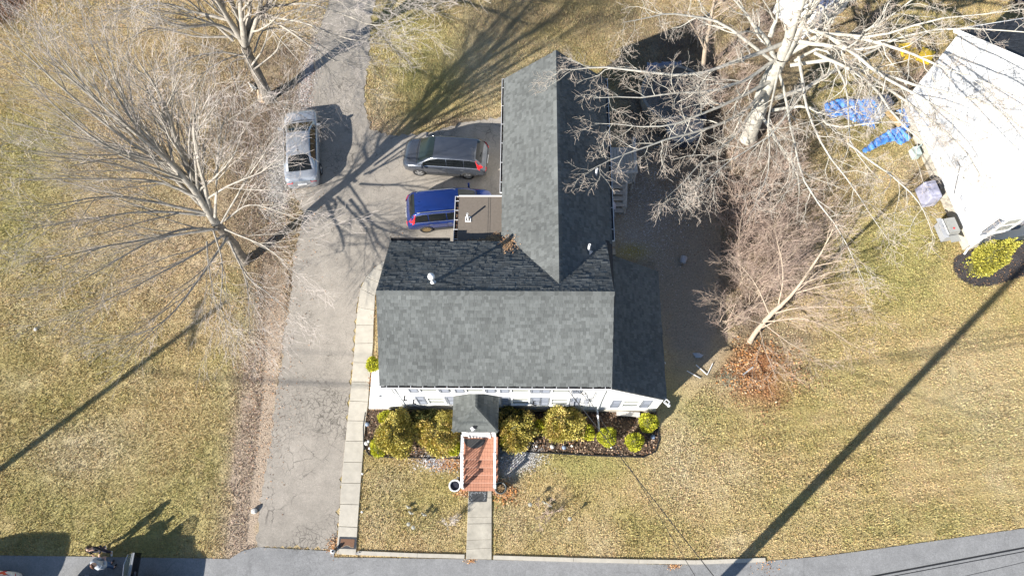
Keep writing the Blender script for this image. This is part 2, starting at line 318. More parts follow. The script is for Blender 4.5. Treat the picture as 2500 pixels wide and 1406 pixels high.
RR = [(962, 640), (945, 662), (925, 690), (916, 722), (914, 757), (912, 793), (911, 837), (907, 885), (902, 933), (899, 980), (893, 1027), (889, 1076), (885, 1128), (881, 1179), (877, 1231), (873, 1286), (869, 1355)]
for i in range(len(LL)-1): slab([LL[i], RR[i], RR[i+1], LL[i+1]], .05, side)
path = tag(empty('front_path'), kind='structure')
PYL = [1198, 1216, 1262, 1278, 1318, 1340, 1364]; PYR = [1198, 1214, 1261, 1277, 1316, 1337, 1365]
for i in range(6):
    xl = lambda yy: 1143-(yy-1198)*.035; xr = lambda yy: 1201
    slab([(xl(PYL[i]), PYL[i]), (xr(PYR[i]), PYR[i]), (xr(PYR[i+1]), PYR[i+1]), (xl(PYL[i+1]), PYL[i+1])], .05+(.012 if i in (1, 3) else 0), path, m=concdark)
kerb = tag(empty('kerb'), kind='structure')
def kerbrun(pts, wd=.17, h=.065):
    for a, b in zip(pts, pts[1:]):
        A, B = P(*a, h), P(*b, h); d = (B-A).normalized(); n_ = Vector((-d.y, d.x, 0))
        mb = MB(); mb.box(((A+B)/2+n_*wd/2).to_tuple()[:2]+(h/2-.02,), ((B-A).length-.012, wd, h+.04), math.atan2(d.y, d.x)); k_ = mb.build('kerb_stone', concrete, kerb)
kerbrun([(872, 1354), (1018, 1360), (1134, 1363)]); kerbrun([(1204, 1365), (1400, 1371), (1560, 1375), (1700, 1377), (1870, 1371)])
# ------------------------------------------------------------------ turf: nobody could count the blades
def tufts(n, box, excl, hmin, hmax, wid, seed, incl=None, lean=.6):
    r = np.random.default_rng(seed); x = r.uniform(box[0], box[1], n); y = r.uniform(box[2], box[3], n); keep = np.ones(n, bool)
    if incl: 
        keep = np.zeros(n, bool)
        for p in incl: keep |= inpoly(x, y, p)
    for p in excl: keep &= ~inpoly(x, y, p)
    keep &= r.uniform(size=n) < np.clip((fbm(x, y, 2.2, 40, 3)-.12)*4, .15, 1)
    x = x[keep]; y = y[keep]; n = len(x)
    a = r.uniform(0, 2*np.pi, n); h = r.uniform(hmin, hmax, n)*(.5+fbm(x, y, .8, 4, 2)); wd = r.uniform(.5, 1., n)*wid
    ca, sa = np.cos(a), np.sin(a); lx, ly = -sa*h*r.uniform(.1, lean*2, n), ca*h*r.uniform(.1, lean*2, n)
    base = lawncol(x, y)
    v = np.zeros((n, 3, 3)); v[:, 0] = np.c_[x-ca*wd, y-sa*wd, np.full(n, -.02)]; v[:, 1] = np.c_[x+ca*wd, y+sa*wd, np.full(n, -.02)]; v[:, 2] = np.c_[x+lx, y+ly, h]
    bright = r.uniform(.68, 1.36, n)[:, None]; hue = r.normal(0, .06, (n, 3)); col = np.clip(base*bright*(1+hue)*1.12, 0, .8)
    return v.reshape(-1, 3), np.arange(3*n).reshape(n, 3), np.repeat(col, 3, 0)
PAVL = [tuple(P(*p))[:2] for p in LL]+[tuple(P(*p))[:2] for p in RR[::-1]]
PATHP = [tuple(P(*p))[:2] for p in ((1140, 1190), (1203, 1190), (1203, 1370), (1138, 1370))]
STEPS = [(-3.0, 3.3), (-1.25, 3.3), (-1.25, 7), (-3.0, 7)]
SOIL = [W((640, 640), (700, 660), (680, 900), (630, 1330), (600, 1330), (625, 1100), (650, 850))]
FRAME = [tuple(P(*p))[:2] for p in ((-170, -130), (2670, -130), (2670, 1500), (-170, 1500))]
v, f, c = tufts(1750000, (-38, 38, .2, 41), [DRIVE, ROAD, PAVL, PATHP, BEDL, BEDR, BEDN, STEPS, YARD]+HOUSES+SOIL, .025, .080, .022, 5, incl=[FRAME])
g = npobj('grass', v, f, grassm, cols=c); g['kind'] = 'stuff'
# ------------------------------------------------------------------ fallen leaves
def leaves(name, n, cx, cy, sx, sy, z=.02, poly=None, size=(.025, .055), seed=1, cols=None, uniform=False, tilt=.5, extra=None, parent=None, clump=False):
    r = np.random.default_rng(seed)
    if uniform: x = r.uniform(cx-sx, cx+sx, n); y = r.uniform(cy-sy, cy+sy, n)
    else: x = r.normal(cx, sx, n); y = r.normal(cy, sy, n)
    if clump: k = fbm(x, y, 1.3, 77, 3) > .47; x, y = x[k], y[k]
    if poly: k = inpoly(x, y, poly); x, y = x[k], y[k]
    for p in (extra or []): k = ~inpoly(x, y, p); x, y = x[k], y[k]
    n = len(x); s = r.uniform(*size, n); a = r.uniform(0, 2*np.pi, n); zz = z(x, y) if callable(z) else np.full(n, z); zz = zz+r.uniform(0, .03, n)
    u = np.c_[np.cos(a), np.sin(a), r.normal(0, tilt, n)]; w_ = np.c_[-np.sin(a), np.cos(a), r.normal(0, tilt, n)]*.6; c0 = np.c_[x, y, zz]
    v = np.stack([c0-u*s[:, None], c0-w_*s[:, None], c0+u*s[:, None], c0+w_*s[:, None]], 1).reshape(-1, 3)
    pal = np.array(cols or [(.52, .24, .08), (.42, .20, .08), (.6, .36, .18), (.26, .12, .06), (.5, .38, .25)]); cc = pal[r.integers(0, len(pal), n)]*r.uniform(.6, 1.3, n)[:, None]
    o = npobj(name, v, np.arange(4*n).reshape(n, 4), leafm, parent, cols=np.repeat(cc, 4, 0)); o['kind'] = 'stuff'; return o
c_ = P(1850, 905); leaves('fallen_leaves', 4200, c_.x, c_.y, .75, .6, seed=2, extra=[YARD], clump=True, size=(.02, .06)); leaves('fallen_leaves', 1500, c_.x+.3, c_.y-.2, 1.4, 1.1, seed=62, extra=[YARD], clump=True, cols=[(.35, .2, .1), (.25, .13, .07)])
c_ = P(10, 15); leaves('fallen_leaves', 3000, c_.x-.6, c_.y+.3, .9, .8, seed=3, cols=[(.16, .09, .055), (.24, .12, .07), (.1, .06, .04), (.3, .18, .11)])
brown = [(.20, .12, .07), (.3, .18, .1), (.14, .08, .05), (.38, .28, .2)]
BL = [(.2, .12, .08), (.13, .09, .06), (.3, .22, .16), (.32, .18, .10), (.09, .07, .05), (.4, .3, .2)]
leaves('fallen_leaves', 2200, -5.2, 5.9, 2.6, 1.2, poly=BEDL, uniform=True, seed=4, cols=BL)
leaves('fallen_leaves', 4200, 2.4, 6.0, 4, 1.3, poly=BEDR, uniform=True, seed=5, cols=BL)
leaves('fallen_leaves', 700, -3.6, 4.55, .42, .16, seed=6)
leaves('fallen_leaves', 500, -1.0, 3.3, .35, .25, seed=7, extra=[PATHP, STEPS]); leaves('fallen_leaves', 160, -2.9, 3.25, .2, .1, seed=8)
leaves('fallen_leaves', 9000, 8, 17, 5, 12, poly=YARD, uniform=True, cols=brown, size=(.015, .03), seed=9)
leaves('fallen_leaves', 9000, 3, 15, 29, 17, uniform=True, cols=[(.42, .3, .17), (.55, .5, .42), (.3, .14, .06), (.5, .3, .15)], size=(.010, .020), seed=10, extra=[DRIVE, ROAD]+HOUSES)
leaves('fallen_leaves', 1500, 24.3, 14.6, 3, 2.2, poly=BEDN, uniform=True, cols=[(.3, .17, .09), (.16, .1, .06)], size=(.02, .04), seed=12, extra=HOUSES)
for k, (a_, b_, n_, s_) in enumerate(((1150, 1368, 90, .12), (1645, 1382, 110, .15), (815, 1332, 260, .16), (1870, 1378, 90, .3), (908, 770, 60, .1), (905, 930, 260, .18), (640, 1000, 900, .8), (640, 760, 700, .8), (690, 600, 900, 1.2), (960, 600, 60, .4))):
    q = P(a_, b_); leaves('fallen_leaves', n_, q.x, q.y, s_, s_*(.4 if k < 2 else 1.2 if k < 6 else 2.6), cols=brown+[(.42, .2, .08)] if k > 5 else None, size=(.015, .04), seed=20+k)
grav = leaves('gravel', 9000, *tuple(P(690, 400))[:2], .45, 1.5, size=(.012, .03), cols=[(.55, .53, .5), (.4, .38, .36), (.3, .27, .24)], seed=31)
leaves('gravel', 3500, *tuple(P(752, 200))[:2], .25, 1.8, size=(.012, .03), cols=[(.6, .58, .56), (.45, .4, .38), (.4, .25, .2)], seed=32)
leaves('gravel', 3500, *tuple(P(1262, 1115))[:2], .55, .32, size=(.015, .03), cols=[(.65, .65, .65), (.5, .5, .5), (.4, .38, .36)], seed=33, extra=[STEPS])
leaves('gravel', 1600, *tuple(P(1072, 1125))[:2], .5, .22, size=(.015, .03), cols=[(.6, .6, .62), (.45, .45, .47)], seed=34, extra=[STEPS])
leaves('gravel', 5500, 6.0, 18, 1.1, 2.4, size=(.015, .035), cols=[(.38, .37, .38), (.26, .25, .25), (.5, .5, .5)], seed=35, poly=YARD)
# ------------------------------------------------------------------ the white house
YF, XL, XR, YB = 7.05, -5.78, 3.22, 13.2
ZE, ZR, YR = 5.30, 7.32, 10.28; ZEB, YEB = 5.42, 13.34
house = tag(empty('white_house', (0, 10, 0)), 'white sided house with grey shingled gable roofs in the middle of the picture', 'house')
def hp(o): o.parent = house; o.matrix_parent_inverse = Matrix.Translation((0, -10, 0)); return o
def gable_body(name, x0, x1, y0, y1, ze, zr, axis, m):
    mb = MB()
    if axis == 'x':
        ym = (y0+y1)/2; pr = [(y0, 0), (y1, 0), (y1, ze), (ym, zr), (y0, ze)]; vs = [(x, a, b) for x in (x0, x1) for a, b in pr]
    else:
        xm = (x0+x1)/2; pr = [(x0, 0), (x1, 0), (x1, ze), (xm, zr), (x0, ze)]; vs = [(a, y, b) for y in (y0, y1) for a, b in pr]
    n = 5; mb.add(vs, [(4, 3, 2, 1, 0), (5, 6, 7, 8, 9)]+[(i, (i+1) % n, n+(i+1) % n, n+i) for i in range(n)])
    o = mb.build(name, m); b = bmesh.new(); b.from_mesh(o.data); bmesh.ops.recalc_face_normals(b, faces=b.faces); b.to_mesh(o.data); b.free(); return o
wall = hp(gable_body('wall', XL, XR, YF, YB, ZE-.12, ZR-.14, 'x', white))
wingw = hp(gable_body('wall', -.98, 3.55, YB-.3, 22.0, 4.95, 6.9, 'y', white))
# lean-to on the right
lw = MB(); LX = 6.03
lw.add([(XR, YF, 0), (LX, YF, 0), (LX, YF, 2.75), (XR, YF, 4.78), (XR, 13.0, 0), (LX, 13.0, 0), (LX, 13.0, 2.75), (XR, 13.0, 4.78)], [(0, 1, 2, 3), (5, 4, 7, 6), (1, 5, 6, 2), (3, 2, 6, 7)])
hp(lw.build('wall', white))
fnd = MB(); fnd.box(((XL+XR)/2, YF-.01, .12), (XR-XL+.04, .06, .5)); fnd.box(((XR+LX)/2, YF-.012, .1), (LX-XR+.04, .06, .4)); hp(fnd.build('foundation', concdark))
# roofs: one under-layer each, then real tabs laid course by course
ALLTABS = []; TABS_PART = []
def roofplane(o, u, v, lu, lv, keep=None, tabw=.15, course=.143, part=False, rough=0., seed=0, m=shingle, lf=1.):
    """o lower corner, u along the eave, v up the slope; returns the slab"""
    o, u, v = Vector(o), Vector(u).normalized(), Vector(v).normalized(); n = u.cross(v); r = random.Random(seed)
    s = MB(); t = .10; a, b, c, d = o, o+u*lu, o+u*lu+v*lv, o+v*lv
    s.add([a-n*t, b-n*t, c-n*t, d-n*t, a-n*.004, b-n*.004, c-n*.004, d-n*.004], [(3, 2, 1, 0), (4, 5, 6, 7), (0, 1, 5, 4), (1, 2, 6, 5), (2, 3, 7, 6), (3, 0, 4, 7)])
    i = 0; k = 0
    while k*course < lv-.02:
        x = -r.uniform(0, tabw); y0 = k*course; y1 = min(y0+course+.03, lv)
        wav = .004*math.sin(k*1.7+seed)
        while x < lu:
            wd = tabw*r.choice((.6, .8, 1., 1.2, 1.5)); xa, xb = max(x, 0)+.003, min(x+wd, lu)-.003; x += wd
            if xb-xa < .03: continue
            if keep and not keep(o+u*(xa+xb)/2+v*(y0+y1)/2): continue
            lift = .004+(.007+r.choice((0, 0, .005, .008)))*lf+r.uniform(-rough, rough)+rough*1.6*math.sin(xa*1.3+k*.5)*math.sin(k*.31+xa*.4)
            dy = r.choice((0, 0, .02, -.012))
            q = [o+u*xa+v*(y0+dy)+n*lift, o+u*xb+v*(y0+dy)+n*(lift+r.uniform(-.3, .3)*rough), o+u*xb+v*y1+n*.006, o+u*xa+v*y1+n*.006, o+u*xa+v*(y0+dy)-n*.003, o+u*xb+v*(y0+dy)-n*.003, o+u*xb+v*y1-n*.003, o+u*xa+v*y1-n*.003]
            (TABS_PART if part and y0 > lv-.16*part else ALLTABS).append((q, m))
        k += 1
    return s
E_ = .12
roof = MB()
vf = Vector((0, YR-(YF-.12), ZR-ZE)); vb = Vector((0, -(13.31-YR), ZR-ZE))
RXL, RXR = -6.02, 3.44
def merge(dst, src): dst.add(src.v, src.f)
merge(roof, roofplane((RXL, YF-.12, ZE), (1, 0, 0), vf, RXR-RXL, vf.length, part=7, seed=1))
merge(roof, roofplane((RXR, YEB, ZEB), (-1, 0, 0), Vector((0, -(YEB-YR), ZR-ZEB)), RXR-RXL, math.hypot(YEB-YR, ZR-ZEB), rough=.007, lf=1.7, tabw=.20, course=.155, seed=2))
# wing
WXL, WXR, WXC, WZE, WZR, WYN = -1.16, 3.74, 1.28, 5.02, 7.06, 22.25
wl = math.hypot(WXC-WXL, WZR-WZE)
mainz = lambda y: ZR-(y-YR)*(ZR-ZEB)/(YEB-YR)
kp = lambda p: p.y > 13.4 or p.z > mainz(p.y)-.05
merge(roof, roofplane((WXL, WYN, WZE), (0, -1, 0), Vector((WXC-WXL, 0, WZR-WZE)), WYN-10.6, wl, keep=kp, seed=3))
merge(roof, roofplane((WXR, 10.6, WZE), (0, 1, 0), Vector((WXC-WXR, 0, WZR-WZE)), WYN-10.6, math.hypot(WXR-WXC, WZR-WZE), keep=kp, seed=4))
# lean-to roof
merge(roof, roofplane((6.12, 6.98, 2.72), (0, 1, 0), Vector((RXR-.1-6.12, 0, 2.20)), 6.1, math.hypot(6.12-RXR+.1, 2.20), seed=5))
roofo = hp(roof.build('roof', felt))
# ridge caps
def ridge(a, b, n_, wd=.15, sl=.7):
    a, b = Vector(a), Vector(b); d = (b-a)/n_
    sd = d.normalized().cross(Vector((0, 0, 1))).normalized()
    for i in range(n_):
        p, q = a+d*i, a+d*(i+1.12); up = Vector((0, 0, .022)); lo = Vector((0, 0, -wd*sl))
        ALLTABS.append(([p+up*1.6, p+sd*wd+lo+up*1.6, q+sd*wd+lo+up*.4, q+up*.4, p-up, p+sd*wd+lo-up*.6, q+sd*wd+lo-up*.6, q-up], shingle))
        ALLTABS.append(([p-sd*wd+lo+up*1.6, p+up*1.6, q+up*.4, q-sd*wd+lo+up*.4, p-sd*wd+lo-up*.6, p-up, q-up, q-sd*wd+lo-up*.6], shingle))
ridge((RXL, YR, ZR+.01), (RXR, YR, ZR+.01), 56); ridge((WXC, WYN, WZR+.01), (WXC, 10.95, WZR+.01), 66, sl=.82)
def tabmesh(tabs, name, m, parent):
    v = np.array([[tuple(p) for p in q] for q, _ in tabs]).reshape(-1, 3); n = len(tabs); b = np.arange(n)[:, None]*8
    f = np.concatenate([b+np.array(a)[None] for a in ((0, 1, 2, 3), (0, 4, 5, 1), (1, 5, 6, 2), (3, 7, 4, 0))])
    return npobj(name, v, f, m, parent)
import itertools
ALLTABS.extend(TABS_PART[300:])
o_ = tabmesh([t for t in ALLTABS], 'shingles', shingle, None); hp(o_); o_['kind'] = 'stuff'
TABS_PART = TABS_PART[:300]
for q, m_ in TABS_PART:
    c0 = sum((Vector(p) for p in q), Vector())/8
    s_ = meshobj('shingle', [Vector(p)-c0 for p in q], [(0, 1, 2, 3), (0, 4, 5, 1), (1, 5, 6, 2), (3, 7, 4, 0)], shingle); s_.parent = roofo; s_.matrix_parent_inverse = Matrix.Identity(4); s_.location = c0
print('tabs', len(ALLTABS), len(TABS_PART))
# gutters with leaves
def bpy_dup(o, name, par):
    c = o.copy(); c.name = name; C.objects.link(c); c.parent = par; return c
def gutter(a, b, out, wd=.16, brk=.62, lv=True, m=trimw):
    a, b = Vector(a), Vector(b); out = Vector(out); L = (b-a).length; d = (b-a).normalized(); up = Vector((0, 0, 1)); g = MB(); t = .012
    c = (a+b)/2; ang = math.atan2(d.y, d.x)
    g.box(c+out*(wd)+up*-.02, (L, t*1.6, .10), ang); g.box(c+out*.008+up*-.03, (L, t, .08), ang, mi=1); g.box(c+out*wd/2-up*.07, (L, wd, t), ang, mi=1)
    g.box(a+out*wd/2-up*.03, (t, wd, .09), ang); g.box(b+out*wd/2-up*.03, (t, wd, .09), ang)
    go = hp(g.build('gutter', [m, dark])); n = int(L/brk); k = MB(); bk_ = [a+d*(i+.5)*L/n+out*wd/2+up*.035 for i in range(n)]; k.box((0, 0, -.02), (.022, wd+.02, .012), ang); k0 = k.build('gutter_bracket', m, go); k0.location = bk_[0]
    [setattr(bpy_dup(k0, 'gutter_bracket', go), 'location', tuple(p_)) for p_ in bk_[1:]]
    if lv:
        r = np.random.default_rng(int(abs(a.x*10))); q = [a+d*t_+out*w_ for t_, w_ in zip(r.uniform(0, L, int(L*75)), r.uniform(.02, wd-.02, int(L*75)))]
        xs = np.array([[p.x, p.y, p.z-.03] for p in q]); n_ = len(xs); aa = r.uniform(0, 6.28, n_); s = r.uniform(.015, .035, n_)[:, None]
        u = np.c_[np.cos(aa), np.sin(aa), r.normal(0, .4, n_)]*s; w_ = np.c_[-np.sin(aa), np.cos(aa), r.normal(0, .4, n_)]*s*.6
        vv = np.stack([xs-u, xs-w_, xs+u, xs+w_], 1).reshape(-1, 3); pal = np.array([(.1, .05, .03), (.3, .14, .07), (.05, .035, .03), (.4, .25, .15)])
        o = npobj('gutter_leaves', vv, np.arange(4*n_).reshape(n_, 4), leafm, go, cols=np.repeat(pal[r.integers(0, 4, n_)], 4, 0)); o['kind'] = 'stuff'
    return go
gutter((RXL+.05, YF-.125, ZE-.03), (RXR-.02, YF-.125, ZE-.03), (0, -1, 0), brk=.48, wd=.085)
gutter((WXL-.01, WYN, WZE-.02), (WXL-.01, 16.0, WZE-.02), (-1, 0, 0), brk=1.0, wd=.09)
gutter((WXR+.01, 13.6, WZE-.02), (WXR+.01, WYN, WZE-.02), (1, 0, 0), brk=1.0, wd=.10, lv=False)
gutter((ax_ if False else -3.4, YEB+.01, ZEB-.03), (RXL+.02, YEB+.01, ZEB-.03), (0, 1, 0), lv=False, m=dark)
# rake trim
for x_, s_ in ((RXL+.03, -1), (RXR-.03, 1)):
    for ye_ in (YF-.1, YEB-.03): tr = MB(); tr.bar((x_, ye_, ZE-.10), (x_, YR, ZR-.10), .02, .12); hp(tr.build('rake_trim', trimw))
for xe_ in (WXL+.03, WXR-.03): tr = MB(); tr.bar((xe_, WYN-.03, WZE-.10), (WXC, WYN-.03, WZR-.10), .02, .12); hp(tr.build('rake_trim', trimw))
tr = MB(); tr.box(((XL+XR)/2, YF-.10, ZE-.13), (XR-XL+.1, .18, .05)); hp(tr.build('eave_trim', trimw))
tr = MB(); tr.bar((XR+.05, YF-.015, 4.84), (6.1, YF-.015, 2.66), .03, .14); hp(tr.build('eave_trim', trimw))

# windows and shutters on the front: x positions from left to right
def window(x, z0, z1, y=YF, wd=.84, par=hp, lit=True):
    f = MB(); t = .07; h = z1-z0; zc = (z0+z1)/2
    for sx in (-1, 1): f.box((x+sx*(wd/2-t/2), y-.025, zc), (t, .07, h-2*t))
    f.box((x, y-.025, z1-t/2), (wd, .07, t)); f.box((x, y-.04, z0+t/2), (wd+.06, .12, t)); f.box((x, y-.022, zc), (wd-2*t, .05, .045))
    o = f.build('window', trimw)
    par(o)
    p = MB(); p.box((x, y-.004, zc+h/4-.03), (wd-2*t, .012, h/2-.1)); p.build('pane', glass if not lit else blind, o)
    p = MB(); p.box((x, y-.001, zc-h/4+.03), (wd-2*t, .012, h/2-.1)); p.build('pane', glass, o)
    b = MB(); k = 5
    for i in range(k): b.box((x, y-.012, z0+.12+i*(h*.32)/k), (wd-2*t, .012, .03))
    b.build('blind', blind, o); return o
def shutter(x, z0, z1, y=YF, wd=.40, par=hp):
    s = MB(); t = .05; h = z1-z0; zc = (z0+z1)/2
    for sx in (-1, 1): s.box((x+sx*(wd/2-t/2), y-.03, zc), (t, .045, h))
    for zz in (z0+t/2, zc, z1-t/2): s.box((x, y-.03, zz), (wd-2*t, .044, t))
    n = 13
    for i in range(n):
        zz = z0+t+(i+.5)*(h-2*t)/n; s.box((x, y-.022, zz), (wd-2*t, .022, .035), R=Matrix.Rotation(.5, 3, 'X'))
    s.box((x, y-.008, zc), (wd-2*t, .012, h-2*t)); o = s.build('shutter', grey_shutter); par(o); return o
for xw in (-4.14, -2.19, -.29, 1.44):
    window(xw, 3.85, 5.05)
    for sx in (-1, 1): shutter(xw+sx*.66, 3.8, 5.05)
for xw, z0, z1 in ((-4.05, 1.55, 2.85), (-.28, 1.55, 2.85), (1.46, 1.45, 2.75)):
    window(xw, z0, z1)
    for sx in (-1, 1): shutter(xw+sx*.68, z0-.1, z1+.02)
window(4.68, 1.15, 2.45)
for sx in (-1, 1): shutter(4.68+sx*.68, 1.0, 2.35)
# downspouts
def downspout(pts, r=.045, m=trimw): 
    mb = MB(); mb.tube(pts, r, 6); return hp(mb.build('downspout', m))
downspout([(-5.62, YF-.25, 5.18), (-5.66, YF-.08, 4.95), (-5.7, YF-.08, .35), (-5.7, YF-.3, .2), (-5.75, YF-.75, .12)])
downspout([(3.3, YF-.22, 5.15), (3.26, YF-.08, 4.9), (3.26, YF-.08, .75), (3.3, YF-.2, .5), (3.38, YF-1.0, .1)])
# electricity meter, cables and fittings on the front wall
mt = MB(); mt.box((2.62, YF-.07, 2.3), (.22, .12, .34)); mt.lathe((2.62, YF-.2, 2.32), [(.0, 0), (.08, 0), (.08, .08), (0, .08)], 10, R=None); hp(mt.build('meter_box', alu))
cb = MB()
for a, b in (((2.2, 4.4), (2.62, 2.5)), ((2.05, 4.3), (2.5, 3.6)), ((2.75, 2.2), (2.8, .8)), ((2.9, 3.9), (2.66, 2.5)), ((2.3, 2.3), (2.55, 1.9)), ((1.75, 4.25), (2.2, 2.1))):
    cb.tube([(a[0], YF-.03, a[1]), ((a[0]+b[0])/2+.08, YF-.12, (a[1]+b[1])/2), (b[0], YF-.03, b[1])], .014, 5)
hp(cb.build('cable', dark))
sv = MB(); sv.box((2.02, YF-.06, 1.9), (.16, .10, .5)); sv.box((1.92, YF-.12, 4.1), (.05, .2, .05)); sv.box((2.8, YF-.15, 4.2), (.3, .04, .04)); sv.box((2.5, YF-.15, 3.75), (.2, .04, .04)); hp(sv.build('utility_box', alu))
fl = MB()
for x_, z_ in ((-5.35, 3.0), (-5.05, 2.3), (.3, 2.2)): fl.box((x_, YF-.1, z_), (.06, .16, .06)); fl.box((x_+.05, YF-.22, z_+.03), (.16, .04, .06))
hp(fl.build('wall_bracket', dark))
cf = MB(); cf.tube([(6.08, 6.9, 2.62), (6.13, 6.78, 2.72)], .03, 6)
for k in range(4):
    a_ = k*math.pi/2; b_ = a_+math.pi/2; cc_ = Vector((6.08, 6.86, 2.86)); cf.bar(cc_+Vector((math.cos(a_), math.sin(a_), 0))*.13, cc_+Vector((math.cos(b_), math.sin(b_), 0))*.13, .035)
cf.lathe((6.17, 6.73, 2.76), [(0, 0), (.07, .02), (.07, .08), (0, .1)], 10); hp(cf.build('corner_floodlight', trimw))
# vents on the roofs
def vent(x, y, z, h, name='vent_pipe', ball=False, flash=True, m=trimw):
    b = MB(); 
    if ball: b.lathe((x, y, z), [(.16, -.1), (.10, .05), (.07, .08), (.07, h*.7), (.13, h*.72), (.14, h*.85), (.11, h), (0, h+.03)], 14)
    else: b.lathe((x, y, z), [(.055, -.1), (.055, h), (.042, h), (.042, h-.08), (0, h-.08)], 12)
    o = hp(b.build(name, m, smooth=ball)); return o
vent(-3.80, 10.75, mainz(10.75), .8, ball=True)
zw = lambda x: WZR-abs(x-WXC)*(WZR-WZE)/(WXR-WXC if x > WXC else WXC-WXL)
pv = P(1438, 605, 6.2); vent(pv.x, pv.y, zw(pv.x), .55); fs = MB(); fs.quad(*[Vector((pv.x+a, pv.y-.12+b, zw(pv.x+a)+.045)) for a, b in ((.03, -.2), (.18, -.2), (.18, .12), (.03, .12))]); hp(fs.build('vent_flashing', alu))
pv = P(1457, 415, 6.0); vent(pv.x, pv.y, zw(pv.x), .5)
# flat roofed annex in the corner between house and wing
AZ = 4.9; a0_, a1_ = P(1121, 480, AZ), P(1225, 482, AZ); ax0, ax1, ay0, ay1 = a0_.x, -.95, 13.1, a0_.y
cp = MB(); cp.box(((ax0+ax1)/2+.03, (ay0+ay1)/2, AZ/2-.05), (ax1-ax0-.1, ay1-ay0-.12, AZ-.12)); hp(cp.build('wall', white))
cp = MB(); cp.box(((ax0+ax1)/2, (ay0+ay1)/2, AZ-.04), (ax1-ax0, ay1-ay0, .08)); cpo = hp(cp.build('flat_roof', flatroof))
for sx_ in (0, .09): sm = MB(); sm.box((ax0+1.35+sx_, (ay0+ay1)/2, AZ+.003), (.012, ay1-ay0-.1, .006)); sm.build('roof_seam', felt, cpo)
ce = MB(); ce.box(((ax0+ax1)/2, ay1+.02, AZ-.02), (ax1-ax0, .05, .12)); hp(ce.build('annex_fascia', trimw))
gutter((ax0-.01, ay1, AZ+.0), (ax0-.01, 13.45, AZ+.0), (-1, 0, 0), wd=.16, brk=.4)
q_ = P(1143, 536, AZ); vb_ = MB(); vb_.lathe((q_.x, q_.y, AZ), [(.045, 0), (.045, .55), (.035, .55), (.035, .45), (0, .45)], 12)
for a_, b_, c_, d_ in ((0, .11, .26, .035), (0, -.11, .26, .035), (.11, 0, .035, .19), (-.11, 0, .035, .19)): vb_.box((q_.x+a_, q_.y+b_, AZ+.02), (c_, d_, .04))
hp(vb_.build('vent_pipe', trimw))
q_ = P(1212, 590, AZ); lf = leaves('roof_leaves', 1100, q_.x, q_.y+.02, .2, .14, z=AZ+.04, seed=51, tilt=.2, size=(.02, .04), cols=[(.45, .27, .13), (.55, .36, .2), (.3, .16, .08)]); hp(lf)
q_ = P(1175, 590, AZ); lf = leaves('roof_leaves', 240, q_.x, q_.y, .22, .05, z=AZ+.03, seed=52, cols=[(.3, .2, .12), (.45, .3, .17)]); hp(lf)
lf = leaves('roof_leaves', 500, -.85, 13.2, .15, .22, z=lambda x, y: np.maximum(np.maximum(mainz(y), WZR-np.abs(x-WXC)*.82), AZ)+.03, seed=53, tilt=.2, size=(.02, .04), cols=[(.45, .27, .13), (.6, .4, .24), (.3, .16, .08)]); hp(lf)
# entrance porch: hipped roof, white box with its door
ew = MB(); ew.box((-2.15, 6.35, 1.75), (1.5, 1.38, 2.3)); ewo = hp(ew.build('porch_wall', white))
dr = MB(); dr.box((-2.15, 5.635, 1.75), (.86, .05, 1.98)); dro = dr.build('door', mat('porch_door', (.6, .6, .6), .4), ewo); dh = MB(); dh.box((-1.82, 5.58, 1.7), (.03, .06, .16)); dh.build('handle', chrome, dro)
dm = MB()
for x_ in (-2.62, -1.68): dm.box((x_, 5.63, 1.8), (.08, .07, 2.1))
dm.box((-2.15, 5.63, 2.84), (1.02, .07, .1)); dm.build('door_frame', trimw, ewo)
pe, pk, yk = 2.95, 3.62, 6.45
A_, B_, C_, D_ = Vector((-3.2, 5.50, pe)), Vector((-1.24, 5.50, pe)), Vector((-1.24, 7.03, pe)), Vector((-3.2, 7.03, pe)); K1 = Vector((-2.2, yk, pk)); K2 = Vector((-2.2, 7.03, pk))
pr = MB(); low = [Vector((p.x, p.y, pe-.1)) for p in (A_, B_, C_, D_)]
pr.add([A_, B_, C_, D_, K1, K2]+low, [(0, 1, 4), (1, 2, 5, 4), (3, 0, 4, 5), (6, 7, 1, 0), (7, 8, 2, 1), (9, 6, 0, 3), (9, 8, 7, 6)])
pro = hp(pr.build('porch_roof', felt)); PT = []
def hiptabs(o, u, v, lu, lv, test, seed):
    o, u, v = Vector(o), Vector(u).normalized(), Vector(v).normalized(); n = u.cross(v); r = random.Random(seed); k = 0
    while k*.15 < lv:
        x = -r.uniform(0, .2)
        while x < lu:
            wd = .2*r.choice((.7, 1, 1.3, 1.6)); a, b = max(x, 0)+.003, min(x+wd, lu)-.003; x += wd
            if b-a < .03: continue
            y0, y1 = k*.15, min(k*.15+.17, lv)
            def lim(yy): return test(yy)
            lo0, hi0 = lim(y0); lo1, hi1 = lim(y1)
            q0a, q0b, q1a, q1b = max(a, lo0), min(b, hi0), max(a, lo1), min(b, hi1)
            if q0b-q0a < .02: continue
            if q1b < q1a: q1a = q1b = (max(min((q0a+q0b)/2, hi1), lo1))
            lf_ = .018+r.choice((0, .008))
            q = [o+u*q0a+v*y0+n*lf_, o+u*q0b+v*y0+n*lf_, o+u*q1b+v*y1+n*.008, o+u*q1a+v*y1+n*.008, o+u*q0a+v*y0-n*.003, o+u*q0b+v*y0-n*.003, o+u*q1b+v*y1-n*.003, o+u*q1a+v*y1-n*.003]
            PT.append((q, shinglep))
        k += 1
v1 = K1-Vector((K1.x, A_.y, pe)); L1 = v1.length; hiptabs(A_, (1, 0, 0), v1, 1.96, L1, lambda t: (t/L1*1.0, 1.96-t/L1*.96), 1)
